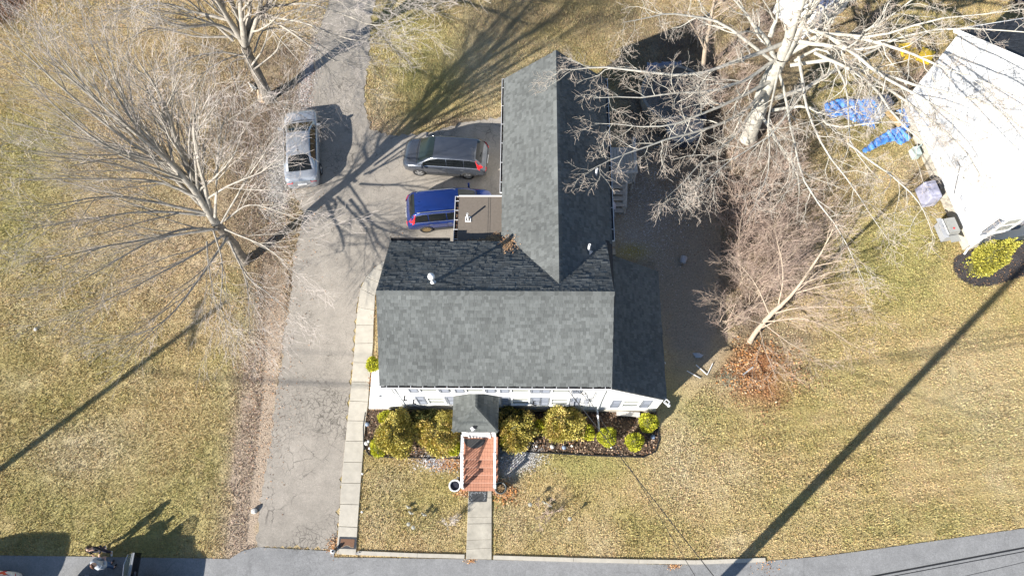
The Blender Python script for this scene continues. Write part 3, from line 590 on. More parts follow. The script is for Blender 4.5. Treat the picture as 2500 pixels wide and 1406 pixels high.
v2 = Vector((K1.x-B_.x, 0, pk-pe)); L2 = v2.length; hiptabs(B_, (0, 1, 0), v2, 1.53, L2, lambda t: (t/L2*(yk-5.5), 1.53), 2)
v3 = Vector((K1.x-A_.x, 0, pk-pe)); L3 = v3.length; hiptabs(D_, (0, -1, 0), v3, 1.53, L3, lambda t: (0, 1.53-t/L3*(yk-5.5)), 3)
for a_, b_, n_ in ((A_, K1, 10), (B_, K1, 10), (K2, K1, 4)):
    d = (b_-a_)/n_; sd = d.cross(Vector((0, 0, 1))).normalized()*.09; up = Vector((0, 0, .03))
    for i in range(n_):
        p, q = a_+d*i, a_+d*(i+1.1); lo = Vector((0, 0, -.03)); 
        PT.append(([p+sd+lo+up*1.2, p-sd+lo+up*1.2, q-sd+lo+up*.7, q+sd+lo+up*.7]+[p+sd+lo-up, p-sd+lo-up, q-sd+lo-up, q+sd+lo-up], shinglep))
        PT.append(([p+up*1.6, p-sd+lo+up*1.2, q-sd+lo+up*.8, q+up*1.2, p, p-sd+lo, q-sd+lo, q], shinglep)); PT.append(([p+sd+lo+up*1.2, p+up*1.6, q+up*1.2, q+sd+lo+up*.8, p+sd+lo, p, q, q+sd+lo], shinglep))
po_ = tabmesh(PT, 'porch_shingles', shinglep, None); hp(po_); po_['kind'] = 'stuff'
# steps: tread blocks, pavers and nosings, rails with balusters
st = tag(empty('entrance_steps', (-2.12, 4.5, 0)), 'flight of brown paved steps with white railings leading up to the entrance porch', 'steps')
def sp(o, par=None): o.parent = par or st; o.matrix_parent_inverse = Matrix.Translation((2.12, -4.5, 0)) if not par else Matrix.Identity(4); return o
ylev = [(.80, 5.66, 4.63), (.64, 4.63, 4.30), (.48, 4.30, 3.98), (.32, 3.98, 3.66), (.16, 3.66, 3.32)]
XA, XB = -2.94, -1.30
for j, (z_, y1_, y0_) in enumerate(ylev):
    b = MB(); b.box(((XA+XB)/2, (y0_+y1_)/2+.01, z_/2-.012), (XB-XA-.02, y1_-y0_-.01, z_-.024)); so_ = sp(b.build('landing' if j == 0 else 'step', felt))
    t = MB(); rows = [y0_+.0, (y0_+y1_)/2, y1_] if j else [y0_+i*(y1_-y0_)/6 for i in range(7)]
    r = random.Random(j)
    for a_, b_ in zip(rows, rows[1:]):
        x_ = XA
        off = r.uniform(0, .05)
        while x_ < XB-.01:
            xw = min(x_+.125+(off if x_ == XA else 0), XB); t.box(((x_+xw)/2, (a_+b_)/2, z_-.008+r.uniform(0, .004)), (xw-x_-.007, b_-a_-.008, .03)); x_ = xw
    t_ = t.build('paver', deckm, so_); t_['kind'] = 'stuff'
    n_ = MB(); n_.box(((XA+XB)/2, y0_+.0, z_-.004), (XB-XA, .03, .035))
    if j < 4: n_.build('nosing', nosing, so_)
for sx in (-1, 1):
    x_ = -2.89 if sx < 0 else -1.42; rl = MB(); h = .86
    top = [(x_, 5.6, .8+h), (x_, 4.75, .8+h), (x_, 3.45, .16+h)]
    for a_, b_ in zip(top, top[1:]): rl.bar(a_, b_, .085, .07)
    low_ = [(x_, 5.6, .92), (x_, 4.75, .92), (x_, 3.45, .28)]
    for a_, b_ in zip(low_, low_[1:]): rl.bar(a_, b_, .05, .05)
    rail = sp(rl.build('handrail', trimw))
    for py_, z_ in ((3.45, .16), (4.72, .8)): pb = MB(); pb.box((x_, py_, z_+.47), (.1, .1, .94)); pb.box((x_, py_, z_+.95), (.13, .13, .04)); sp(pb.build('post', trimw))
    n_ = 16
    for i in range(n_):
        yy = 5.5-(i+.5)*2.0/n_; z1 = .8+h if yy > 4.75 else .16+h+(yy-3.45)/1.3*.64; z0 = z1-.74
        bl = MB(); bl.box((0, 0, 0), (.03, .03, z1-z0)); o = bl.build('baluster', trimw, None) if i == 0 else None
        if i == 0: mesh_b = o.data
        if o is None: o = bpy.data.objects.new('baluster', mesh_b); C.objects.link(o)
        o.parent = rail; o.location = (x_, yy, (z0+z1)/2)
mm_ = MB(); mm_.prism([(-2.38+.5*math.cos(t), 5.55-.42*math.sin(t)) for t in np.linspace(0, math.pi, 14)], .806, .83); sp(mm_.build('landing_mat', mat('dark_mat', (.05, .05, .05), .9)))
# porch lamp on the roof edge
lp = tag(empty('solar_floodlight', (-2.32, 5.55, 2.98)), 'small white solar floodlight with black panel on the porch roof edge', 'light')
m1 = MB(); m1.box((0, .05, .14), (.16, .16, .03), rz=.6); m1.build('lamp_head', trimw, lp); m1 = MB(); m1.box((.09, .13, .16), (.15, .13, .02), rz=.6); m1.build('solar_panel', dark, lp); m1 = MB(); m1.bar((-.04, -.03, 0), (0, .03, .14), .02); m1.bar((.05, -.03, 0), (0, .03, .14), .02); m1.build('bracket', trimw, lp)
# white sloping cellar hatch beside the house
ht = tag(empty('cellar_hatch', (-6.7, 8, 0)), 'white sloping cellar hatch against the left side of the house by the pavement', 'cellar hatch')
def hh(o): o.parent = ht; o.matrix_parent_inverse = Matrix.Translation((6.7, -8, 0)); return o
xo, xi, ya, yb = -7.52, -5.80, 7.07, 9.2
b = MB(); b.add([(xo, ya, 0), (xi, ya, 0), (xi, ya, .95), (xo, ya, .1), (xo, yb, 0), (xi, yb, 0), (xi, yb, .95), (xo, yb, .1)], [(0, 1, 2, 3), (5, 4, 7, 6), (4, 0, 3, 7), (3, 2, 6, 7)]); hh(b.build('hatch_frame', trimw))
for y0_, y1_ in ((ya+.03, 8.13), (8.16, yb-.03)):
    b = MB(); b.add([(xo+.03, y0_, .14), (xi, y0_, .985), (xi, y1_, .985), (xo+.03, y1_, .14), (xo+.03, y0_, .1), (xi, y0_, .94), (xi, y1_, .94), (xo+.03, y1_, .1)], [(0, 1, 2, 3), (4, 5, 1, 0), (7, 4, 0, 3), (3, 2, 6, 7)]); do = hh(b.build('hatch_door', white))
    k = MB(); k.bar((xo+.5, (y0_+y1_)/2, .40), (xo+.62, (y0_+y1_)/2-.05, .50), .03); k.build('handle', dark, do)
# bed edging
def edging(poly, label):
    b = MB(); b.tube([(x_, y_, .03) for x_, y_ in poly], .035, 6); return tag(b.build('bed_edging', dark), label, 'edging')
edging([(-7.68, 6.9), (-7.72, 6.2), (-7.62, 5.3), (-7.35, 4.93), (-6.9, 4.83), (-3.0, 4.78)], 'black plastic edging curving round the front bed left of the steps')
edging([(-1.2, 5.25), (0, 5.12), (3.2, 4.97), (5.4, 4.92), (5.97, 5.18), (6.17, 5.7), (6.15, 6.6)], 'black plastic edging along the front bed right of the steps')
# ------------------------------------------------------------------ bare trees
def tubes(Pt, R, sides=3):
    n, k, _ = Pt.shape; T = np.zeros_like(Pt); T[:, 1:-1] = Pt[:, 2:]-Pt[:, :-2]; T[:, 0] = Pt[:, 1]-Pt[:, 0]; T[:, -1] = Pt[:, -1]-Pt[:, -2]
    T /= np.linalg.norm(T, axis=2, keepdims=True)+1e-9
    ref = np.where(np.abs(T[..., 2:3]) > .9, np.array([1., 0, 0]), np.array([0., 0, 1.])); A = np.cross(T, ref); A /= np.linalg.norm(A, axis=2, keepdims=True)+1e-9; B = np.cross(T, A)
    an = np.arange(sides)*2*np.pi/sides
    Vv = Pt[:, :, None]+R[:, :, None, None]*(np.cos(an)[None, None, :, None]*A[:, :, None]+np.sin(an)[None, None, :, None]*B[:, :, None])
    idx = np.arange(n*k*sides).reshape(n, k, sides); a = idx[:, :-1]; b = idx[:, 1:]; a2 = np.roll(a, -1, 2); b2 = np.roll(b, -1, 2)
    return Vv.reshape(-1, 3), np.stack([a, a2, b2, b], -1).reshape(-1, 4)
def resample(pts, k):
    pts = np.array(pts, float); 
    if len(pts) == 2: t = np.linspace(0, 1, k)[:, None]; return pts[0]*(1-t)+pts[1]*t
    # Catmull-Rom through the anchors
    q = np.vstack([2*pts[0]-pts[1], pts, 2*pts[-1]-pts[-2]]); out = []; m = len(pts)-1
    for s in np.linspace(0, m-1e-6, k):
        i = int(s); f = s-i; p0, p1, p2, p3 = q[i:i+4]
        out.append(.5*((2*p1)+(-p0+p2)*f+(2*p0-5*p1+4*p2-p3)*f*f+(-p0+3*p1-3*p2+p3)*f**3))
    return np.array(out)
def grow(Pt, R, nch, L, ang, rr, k, wander, trop, lo=.15, r=None, taper=.35, rmin=.003, hi=1.0):
    n, kk, _ = Pt.shape; N = n*nch; pi = np.repeat(np.arange(n), nch); t = (np.tile(np.arange(nch), n)+r.uniform(0, 1, N))/nch*(hi-lo)+lo; t = np.clip(t, 0, .999)
    s = t*(kk-1); i = s.astype(int); f = (s-i)[:, None]; p = Pt[pi, i]*(1-f)+Pt[pi, i+1]*f; tg = Pt[pi, i+1]-Pt[pi, i]; tg /= np.linalg.norm(tg, axis=1, keepdims=True)+1e-9
    rad = (R[pi, i]*(1-f[:, 0])+R[pi, i+1]*f[:, 0])
    rv = r.normal(size=(N, 3)); pe = np.cross(tg, rv); pe /= np.linalg.norm(pe, axis=1, keepdims=True)+1e-9
    a = np.radians(r.normal(ang, ang*.22, N))[:, None]; d = tg*np.cos(a)+pe*np.sin(a)
    ln = (L*(1-.45*t)*r.uniform(.6, 1.25, N))
    out = np.zeros((N, k, 3)); out[:, 0] = p; step = (ln/(k-1))[:, None]
    for j in range(1, k):
        d = d+r.normal(size=(N, 3))*wander+np.array(trop); d /= np.linalg.norm(d, axis=1, keepdims=True); out[:, j] = out[:, j-1]+d*step
    out[:, :, 2] = np.maximum(out[:, :, 2], .06)
    r0 = np.maximum(rad*rr, rmin); RR = r0[:, None]*np.linspace(1, taper, k)[None]; return out, np.maximum(RR, rmin*.75), pi
def joinm(lst):
    vs, fs, o = [], [], 0
    for v, f in lst: vs.append(v); fs.append(f+o); o += len(v)
    return np.vstack(vs), np.vstack(fs)
def tree(name, label, base, trunk, trad, limbs, mb, mt, lv, seed, group=None, wig=.05, cat='tree', sides=7):
    """trunk and limbs: lists of points (pixel x, pixel y, height); lv: settings of the three finer branch levels"""
    r = np.random.default_rng(seed); b = P(*base, 0); root = tag(empty(name, b), label, cat, group)
    def put(o): o.parent = root; o.matrix_parent_inverse = Matrix.Translation(-b); return o
    tp = resample([tuple(P(*q)) for q in trunk], 10); tr_ = np.linspace(trad[0], trad[1], 10); tr_[0] *= 1.3
    tp[1:-1] += r.normal(size=(8, 3))*.02
    put(npobj('trunk', *tubes(tp[None], tr_[None], 12), bark1t if mb is bark1 else mb, smooth=True))
    tw = []
    for anchors, r0, r1 in limbs:
        k = 12; lp_ = resample([tuple(P(*q)) for q in anchors], k); L = np.linalg.norm(lp_[-1]-lp_[0]); lp_[2:] += np.cumsum(r.normal(size=(k-2, 3))*wig*L/12, 0)*.6
        lr = np.linspace(r0, r1, k)
        P0, R0 = lp_[None], lr[None]; parts = [tubes(P0, R0, sides)]
        n1 = max(4, int(lv[0]['n']*L/6))
        P1, R1, _ = grow(P0, R0, n1, min(lv[0]['L'], .55*L+.5), lv[0]['a'], lv[0]['r'], 6, lv[0]['w'], lv[0]['t'], .18, r); parts.append(tubes(P1, R1, 5))
        P2, R2, _ = grow(P1, R1, lv[1]['n'], lv[1]['L'], lv[1]['a'], lv[1]['r'], 5, lv[1]['w'], lv[1]['t'], .12, r, rmin=.006); parts.append(tubes(P2, R2, 3))
        put(npobj('limb', *joinm(parts), mb, smooth=True))
        P3, R3, _ = grow(P2, R2, lv[2]['n'], lv[2]['L'], lv[2]['a'], lv[2]['r'], 4, lv[2]['w'], lv[2]['t'], .1, r, rmin=lv[2].get('m', .0045)); tw.append(tubes(P3, R3, 3))
    o = put(npobj('twigs', *joinm(tw), mt)); o['kind'] = 'stuff'; return root
maple = [dict(n=8, L=4.2, a=21, r=.52, w=.06, t=(0, 0, .015)), dict(n=7, L=1.9, a=26, r=.5, w=.08, t=(0, 0, .01)), dict(n=4, L=.85, a=30, r=.55, w=.10, t=(0, 0, .01), m=.0045)]
tree('bare_maple', 'large bare grey maple leaning over the lawn, its trunk nearest the cracked drive', (598, 636), [(600, 638, -.1), (580, 612, 1.2), (545, 565, 3.0), (525, 545, 3.8)], (.25, .21),
 [([(525, 545, 3.8), (455, 440, 7), (330, 320, 10), (120, 150, 13.5)], .19, .015), ([(528, 545, 3.8), (440, 370, 8), (400, 250, 11), (330, 130, 13.5)], .17, .015), ([(520, 540, 4.0), (490, 430, 7), (470, 330, 10), (480, 230, 12)], .13, .012),
  ([(455, 440, 7), (330, 370, 8.5), (40, 300, 11)], .09, .01), ([(480, 480, 6), (350, 440, 7.5), (40, 440, 10)], .09, .01), ([(510, 525, 4.5), (340, 520, 6), (60, 560, 8.5)], .08, .01), ([(530, 560, 3.6), (400, 570, 5), (150, 710, 7)], .08, .01),
  ([(545, 575, 3.0), (440, 640, 4.2), (190, 760, 6)], .07, .01), ([(555, 580, 2.8), (480, 690, 3.8), (400, 790, 4.6), (300, 830, 5.2)], .07, .01), ([(505, 590, 3.6), (510, 660, 4), (540, 800, 4.6)], .045, .008), ([(520, 560, 3.8), (545, 650, 4), (540, 760, 4.3), (600, 810, 4.5)], .045, .008),
  ([(560, 590, 3.4), (600, 670, 3.6), (660, 720, 4), (700, 760, 4.2)], .055, .008), ([(560, 590, 3.2), (600, 690, 3.4), (610, 820, 3.8)], .045, .008), ([(550, 560, 3.8), (640, 600, 4.6), (720, 660, 5)], .05, .008), ([(545, 540, 4), (620, 500, 5), (760, 545, 6)], .055, .008),
  ([(505, 515, 4.6), (420, 400, 7.2), (300, 230, 10.5), (240, 20, 14)], .10, .01), ([(490, 500, 5), (370, 380, 8), (230, 240, 11), (100, 90, 13.5)], .11, .01), ([(450, 430, 7), (290, 330, 10), (120, 190, 12.5), (10, 100, 14)], .08, .01), ([(470, 450, 6.4), (280, 400, 8.5), (80, 370, 11)], .08, .01),
  ([(500, 520, 4.8), (300, 480, 7), (90, 500, 10)], .08, .01), ([(520, 560, 4), (330, 590, 5.6), (100, 640, 8.2)], .07, .01), ([(515, 530, 4.4), (470, 400, 7), (420, 300, 9.5), (440, 160, 12)], .09, .01),
  ([(500, 490, 5.4), (560, 450, 6.5), (640, 415, 7.2), (690, 370, 8)], .06, .008), ([(480, 470, 6), (560, 400, 8), (600, 300, 10)], .06, .008), ([(400, 380, 8.5), (290, 250, 11), (200, 60, 13.5)], .08, .01), ([(390, 400, 8), (230, 340, 10.5), (20, 160, 13)], .08, .01),
  ([(525, 530, 4.5), (530, 430, 7), (540, 330, 9), (570, 250, 10.5)], .07, .009), ([(540, 545, 4.2), (600, 440, 6), (640, 380, 8), (690, 310, 9)], .05, .008)], bark1, twig1, maple, 3)
tree('bare_maple', 'bare grey maple behind the silver car with a fallen branch pile at its foot', (655, 240), [(657, 243, -.1), (640, 205, 1.3), (612, 150, 3.0), (598, 110, 4.2)], (.30, .24),
 [([(598, 110, 4.2), (560, 50, 6), (520, -10, 8), (450, -110, 11)], .2, .02), ([(598, 110, 4.2), (590, 40, 6.5), (585, -60, 9), (570, -160, 12)], .19, .02), ([(600, 115, 4.0), (625, 50, 6), (645, -20, 8), (680, -120, 11)], .15, .02),
  ([(560, 50, 6), (470, 30, 6.5), (380, 10, 7), (210, 50, 8)], .09, .01), ([(580, 90, 4.6), (480, 90, 5.2), (380, 70, 6), (290, 110, 7)], .07, .01), ([(570, 100, 4.6), (500, 40, 6), (420, -20, 8), (250, -30, 10)], .08, .01), ([(610, 140, 3.4), (530, 130, 4.2), (430, 150, 5), (330, 190, 5.6)], .06, .01),
  ([(595, 100, 4.4), (530, 60, 5.6), (440, 60, 6.6), (300, 0, 8)], .13, .02), ([(600, 110, 4.2), (575, 30, 6.2), (530, -60, 9), (480, -150, 11)], .16, .03), ([(598, 105, 4.3), (610, 40, 6), (620, -40, 8), (650, -160, 11)], .15, .03), ([(605, 100, 4.4), (650, 20, 6.2), (720, -40, 8), (800, -100, 10)], .11, .02),
  ([(602, 90, 4.6), (625, 40, 5.4), (690, 65, 6), (800, 140, 6.6), (860, 150, 7)], .10, .01), ([(625, 40, 5.4), (720, 50, 6.6), (840, 90, 7.4), (950, 110, 8)], .07, .01), ([(630, 20, 6), (760, 10, 7), (900, 60, 8.4), (980, 50, 9)], .07, .01), ([(620, 130, 3.6), (650, 70, 4.2), (740, 100, 5), (830, 210, 5.6)], .05, .008),
  ([(645, -20, 8), (780, -10, 9), (900, -5, 10), (1010, -10, 11)], .07, .01), ([(615, 160, 3), (640, 120, 4), (655, 60, 5.5), (660, 0, 7)], .06, .01), ([(620, 170, 2.8), (670, 130, 3.6), (690, 90, 5), (760, 60, 6)], .05, .008), ([(600, 130, 3.6), (540, 150, 4.4), (480, 200, 4.8), (470, 300, 5)], .04, .008), ([(610, 140, 3.6), (560, 160, 4), (590, 250, 4.2), (600, 320, 4.4)], .035, .008), ([(590, 120, 4.2), (640, 210, 4.4), (690, 260, 4.4), (760, 300, 4.6)], .04, .008)], bark1, twig1, maple, 4)
syc = [dict(n=9, L=2.5, a=42, r=.48, w=.22, t=(0, 0, -.01)), dict(n=6, L=1.1, a=42, r=.5, w=.26, t=(0, 0, 0)), dict(n=6, L=.46, a=46, r=.55, w=.28, t=(0, 0, .02), m=.006)]
tree('pale_barked_tree', 'huge bare tree with pale mottled bark between the two houses', (1826, 335), [(1826, 340, -.1), (1845, 290, 1.8), (1870, 215, 3.9), (1905, 140, 5.8)], (.40, .36),
 [([(1905, 145, 5.6), (1935, 70, 7.5), (1975, -30, 10), (2010, -130, 12)], .27, .05), ([(1912, 145, 5.6), (1950, 70, 7.4), (2010, -30, 10), (2080, -120, 12)], .25, .05), ([(1925, 130, 5.8), (2010, 80, 7.2), (2050, 20, 8.5), (2110, -80, 10.5)], .18, .03),
  ([(1895, 150, 5.6), (1860, 90, 6.8), (1800, 20, 8), (1720, -50, 10)], .13, .02), ([(1918, 105, 6.4), (1820, 140, 6.9), (1690, 172, 7.4), (1480, 158, 8.2), (1375, 158, 8.6)], .115, .012), ([(1905, 140, 5.7), (1790, 205, 6.2), (1640, 235, 7), (1440, 240, 8)], .10, .012),
  ([(1880, 200, 4.6), (1770, 250, 5.6), (1640, 300, 6.4), (1450, 300, 7.2)], .10, .012), ([(1868, 222, 4.0), (1790, 290, 5.0), (1620, 350, 6.4), (1450, 425, 7.2)], .10, .012), ([(1860, 240, 3.8), (1790, 330, 4.6), (1700, 400, 5.4), (1620, 480, 6.2)], .075, .01),
  ([(1900, 160, 5.6), (1760, 60, 7.4), (1640, 40, 8.2), (1520, 60, 9)], .09, .012), ([(1958, 60, 7.6), (1990, 75, 7.6), (2040, 80, 7.8), (2160, 85, 8.6), (2300, 45, 9.5), (2520, 20, 10.5)], .12, .015),
  ([(1940, 100, 6.6), (2000, 110, 7), (2100, 115, 7.8), (2300, 60, 9), (2560, 70, 10.5)], .12, .015), ([(2010, 80, 7.2), (2060, 110, 7.6), (2150, 180, 8.4), (2290, 270, 9.4), (2480, 360, 10.5)], .12, .012), ([(1930, 160, 5.6), (2060, 150, 6.8), (2180, 230, 8), (2330, 340, 9.2), (2400, 450, 9.8)], .10, .012),
  ([(1950, 140, 6.2), (1965, 230, 6.2), (1985, 330, 6.4), (2060, 450, 6.8), (2160, 590, 7.2)], .085, .01), ([(1900, 170, 5.0), (1935, 300, 5.4), (1950, 420, 5.8), (2040, 560, 6.2), (2100, 690, 6.4)], .075, .01), ([(1940, 150, 5.8), (2010, 120, 6.4), (2060, 220, 6.8), (2070, 350, 7.2), (2150, 440, 7.6)], .08, .01),
  ([(1990, 130, 6.4), (2100, 190, 7.6), (2220, 320, 8.6), (2430, 500, 9.4)], .09, .01), ([(2040, 80, 7.4), (2180, 120, 8.4), (2330, 180, 9.4), (2520, 260, 10.6)], .09, .01), ([(2150, 180, 8), (2250, 210, 9), (2400, 250, 10), (2520, 330, 11)], .07, .01),
  ([(2070, 350, 7.2), (2160, 420, 7.6), (2250, 500, 8), (2290, 580, 8)], .05, .008), ([(1895, 240, 3.8), (1960, 220, 3.6), (2060, 165, 3.4), (2150, 120, 3.4)], .13, .05), ([(1885, 270, 2.6), (1980, 260, 3.4), (2040, 310, 4.2), (2190, 300, 5.6), (2330, 330, 7)], .09, .012), ([(1850, 270, 2.6), (1910, 360, 2.8), (1945, 420, 3), (1955, 480, 3.2)], .09, .03),
  ([(1905, 150, 5.6), (1880, 280, 5.6), (1880, 400, 5.8), (1840, 520, 6.2)], .06, .009), ([(1960, 230, 5.8), (1880, 330, 6), (1770, 400, 6.6), (1640, 510, 7)], .05, .008), ([(2040, 110, 6.8), (2150, 60, 8), (2230, 0, 9.5), (2300, -60, 11)], .07, .01), ([(1880, 90, 6.8), (1900, 20, 8), (1880, -60, 9.5)], .12, .03)], bark2, twig2, syc, 5, wig=.09, sides=8)
bush = [dict(n=14, L=2.0, a=38, r=.45, w=.12, t=(0, 0, .04)), dict(n=6, L=1.0, a=34, r=.5, w=.12, t=(0, 0, .04)), dict(n=4, L=.45, a=38, r=.6, w=.14, t=(0, 0, .02))]
tree('small_bare_tree', 'small bare tan tree at the edge of the orange leaf patch', (1830, 832), [(1830, 834, -.05), (1850, 805, 1.2), (1880, 770, 2.6), (1910, 742, 3.8)], (.12, .10),
 [([(1910, 742, 3.8), (1950, 700, 5.4), (2010, 610, 7.6), (2040, 540, 8.6)], .09, .01), ([(1890, 765, 2.8), (1960, 750, 3.6), (2130, 750, 4.6)], .04, .006), ([(1870, 785, 2.2), (1980, 780, 3), (2100, 850, 3.6)], .035, .006), ([(1865, 790, 2), (1930, 840, 2.6), (2000, 880, 3)], .03, .006), ([(1855, 805, 1.6), (1870, 860, 2.2), (1900, 930, 2.6)], .03, .006), ([(1860, 790, 2), (1800, 770, 2.8), (1760, 740, 3.4)], .03, .006),
  ([(1880, 770, 2.6), (1840, 690, 4), (1780, 620, 5)], .04, .006), ([(1900, 750, 3.4), (1910, 660, 5), (1890, 560, 6.4)], .045, .006), ([(1930, 720, 4.4), (2000, 700, 5.2), (2140, 680, 6)], .035, .006), ([(1850, 805, 1.4), (1900, 780, 2), (1925, 765, 2.2)], .04, .01)], bark3, twig3, bush, 6, wig=.05, sides=6)
def barebush(px, py, h, spread, n, seed, label, group='bare shrubs in the thicket behind the house', thick=.024, mt=twig3, tgt=(0, 0)):
    if py < 440 and px > 1600: h *= .62; n = int(n*.8)
    r = np.random.default_rng(seed); b = P(px, py, 0); root = tag(empty('bare_shrub', b), label, 'shrub', group)
    P0 = np.zeros((n, 7, 3)); P0[:, 0] = r.normal(size=(n, 3))*.18*np.array([1, 1, 0]); d = np.c_[r.normal(0, .42, n)+tgt[0], r.normal(0, .42, n)+tgt[1], np.ones(n)]*np.array([spread, spread, 1]); d /= np.linalg.norm(d, axis=1, keepdims=True)
    st_ = h*r.uniform(.6, 1.1, n)[:, None]/6
    for j in range(1, 7): d = d+r.normal(size=(n, 3))*.09; d /= np.linalg.norm(d, axis=1, keepdims=True); P0[:, j] = P0[:, j-1]+d*st_
    R0 = np.linspace(thick, .008, 7)[None]*r.uniform(.5, 1, n)[:, None]
    o = npobj('stems', *tubes(P0, R0, 5), bark3 if mt is twig3 else bark2, root); P1, R1, _ = grow(P0, R0, 8, h*.38, 36, .6, 5, .13, (0, 0, .03), .2, r, rmin=.006)
    P2, R2, _ = grow(P1, R1, 6, h*.17, 38, .6, 4, .16, (0, 0, .02), .1, r, rmin=.005)
    o = npobj('twigs', *joinm([tubes(P1, R1, 3), tubes(P2, R2, 3)]), mt, root); o['kind'] = 'stuff'; return root
for k, (px, py, h, sp_, n, lab) in enumerate(((1815, 690, 3.6, 1.1, 16, 'multi stemmed bare shrub just left of the two thick stems'), (1880, 660, 3.8, 1.1, 16, 'multi stemmed bare shrub right of the two thick stems'), (1780, 570, 3.2, 1.1, 16, 'bare shrub on the shadow edge above the bucket level'),
    (1830, 760, 2.6, 1.2, 14, 'low multi stemmed bare shrub between the small tree and the shadow edge'), (1842, 725, 4.4, 1, 12, 'bare tan shrub with two thick stems, in front of the thicket beside the leaf patch'), (1790, 640, 3.2, 1.1, 14, 'bare tan shrub at the shadow edge halfway down the thicket'), (1850, 600, 3.6, 1.1, 14, 'bare shrub right of the small grey bucket in the thicket'),
    (1800, 530, 3.6, 1.2, 14, 'dense bare shrub under the long drooping pale branch'), (1870, 470, 3.4, 1.2, 14, 'bare shrub below the foot of the pale barked tree'), (1790, 420, 3.2, 1.2, 13, 'bare shrub beside the covered grey heap'), (1760, 800, 2.2, 1.1, 10, 'low bare shrub at the lower end of the thicket by the shadow edge'),
    (1720, 250, 3.2, 1.2, 13, 'bare brush tangled over the round pool'), (1760, 160, 3.4, 1.2, 13, 'bare brush above the round pool'), (1700, 110, 3.0, 1.2, 12, 'bare brush growing by the top edge left of the pale tree'), (1830, 80, 3.6, 1.2, 13, 'bare brush behind the pale tree crotch'), (1800, 230, 3.2, 1.1, 12, 'bare brush left of the pale trunk'),
    (1900, 420, 3.0, 1.2, 12, 'bare brush at the foot of the low pale limb'), (1960, 540, 2.6, 1.1, 9, 'thin bare shrub out on the lawn side of the thicket'), (2230, 215, 2.2, 1.1, 9, 'bare shrub against the wall above the blue tarps'), (2120, 60, 2.6, 1.2, 9, 'bare shrub in the far yard between shed and neighbour house'), (2210, 130, 1.8, 1.1, 7, 'bare shrub behind the yellow crates'),
    (1660, 320, 2.6, 1.2, 10, 'bare brush over the pool edge by the covered heap'), (1880, 330, 3.0, 1.2, 12, 'bare brush right of the pale trunk base'), (1740, 30, 3.2, 1.2, 11, 'bare brush cut by the top edge of the yard'))):
    barebush(px, py, h, sp_, n, 60+k, lab, tgt=(.25, .1))
barebush(1322, 1258, .95, 1.5, 7, 90, 'small leafless cut-back shrub in the front lawn right of the path', None, .018, twig3, (.3, .25))
barebush(1098, 1290, 1.0, 1.4, 4, 91, 'thin leafless sapling in the front lawn left of the path', None, .01, twig1, (.2, .1))
tree('distant_tree', 'bare tree outside the top edge whose trunk stands behind the thicket', (1715, 170), [(1715, 175, 0), (1722, 120, 2), (1735, 50, 4)], (.13, .11), [([(1735, 50, 4), (1745, 0, 5.5), (1760, -60, 7)], .09, .02), ([(1720, 120, 2.4), (1690, 60, 4), (1640, 0, 5.4)], .05, .01), ([(1735, 50, 4), (1780, 20, 5.2), (1850, -30, 6.5)], .05, .01)], bark3, twig2, bush, 9, wig=.06, sides=6)
# ------------------------------------------------------------------ evergreen shrubs
ev_y = mat('bright_evergreen', (.2, .2, .03), .7, attr='Col', spec=.25)
core = mat('shrub_core', (.09, .085, .03), .95)
def evergreen(px, py, r_, h, label, seed, pal, group=None, n=2600, leaf=.03, squash=1.0, z0=.0, name='globe_shrub', cat='shrub', lump=.12, cone=False, ry_=None, tip=0.):
    r = np.random.default_rng(seed); b = P(px, py, h*.45); b.z = z0; root = tag(empty(name, b), label, cat, group)
    ry_ = ry_ or r_; u = r.normal(size=(n, 3)); u[:, 2] = np.abs(u[:, 2])*1.0-.25; u /= np.linalg.norm(u, axis=1, keepdims=True)
    az = np.arctan2(u[:, 1], u[:, 0]); el = u[:, 2]
    l_ = 1+lump*(np.sin(az*3+seed)*.5+np.sin(az*5+el*6+seed*2)*.5+np.sin(el*9+az*2+seed)*.5)+lump*.8*r.normal(size=n)*.4
    rad = r.uniform(.80, 1.0, n)*l_
    if cone: prof = np.clip(1-np.clip(u[:, 2], 0, 1)**1.2*.3, 0, 1)
    else: prof = 1
    c = np.c_[u[:, 0]*r_*rad*prof, u[:, 1]*ry_*rad*prof, h*.42+u[:, 2]*h*.58*rad]; c[:, 2] = np.maximum(c[:, 2], .03)
    s = leaf*r.uniform(.6, 1.3, n)[:, None]; d = u+r.normal(size=(n, 3))*.5+np.array([0, 0, .5]); d /= np.linalg.norm(d, axis=1, keepdims=True); sd = np.cross(d, r.normal(size=(n, 3))); sd /= np.linalg.norm(sd, axis=1, keepdims=True)
    v = np.stack([c-sd*s*.55-d*s*.4, c+sd*s*.55-d*s*.4, c+sd*s*.3+d*s*1.1, c-sd*s*.3+d*s*1.1], 1).reshape(-1, 3)
    pl = np.array(pal); cc = pl[r.integers(0, len(pl), n)]*r.uniform(.65, 1.3, n)[:, None]
    if tip: m_ = (vnoise(c[:, 0]+9, c[:, 1]+9, 4, seed) > .5)&(r.uniform(size=n) < tip); cc[m_] = np.array((.62, .46, .16))*r.uniform(.7, 1.2, m_.sum())[:, None]
    npobj('foliage', v, np.arange(4*n).reshape(n, 4), ev_y, root, cols=np.repeat(cc, 4, 0))
    mb = MB(); k = MB(); segs = 12; prof_ = [(r_*.3, .04), (r_*.74, h*.2), (r_*.80, h*.45), (r_*.62, h*.72), (r_*.3, h*.88), (0, h*.92)]; mb.lathe((0, 0, 0), prof_, segs); o = mb.build('inner_branches', core, root, smooth=True); o.scale = (1, ry_/r_, 1)
    mb = MB(); mb.tube([(0, 0, -.02), (0, 0, h*.3)], .03, 6); mb.build('stem', bark3, root); return root
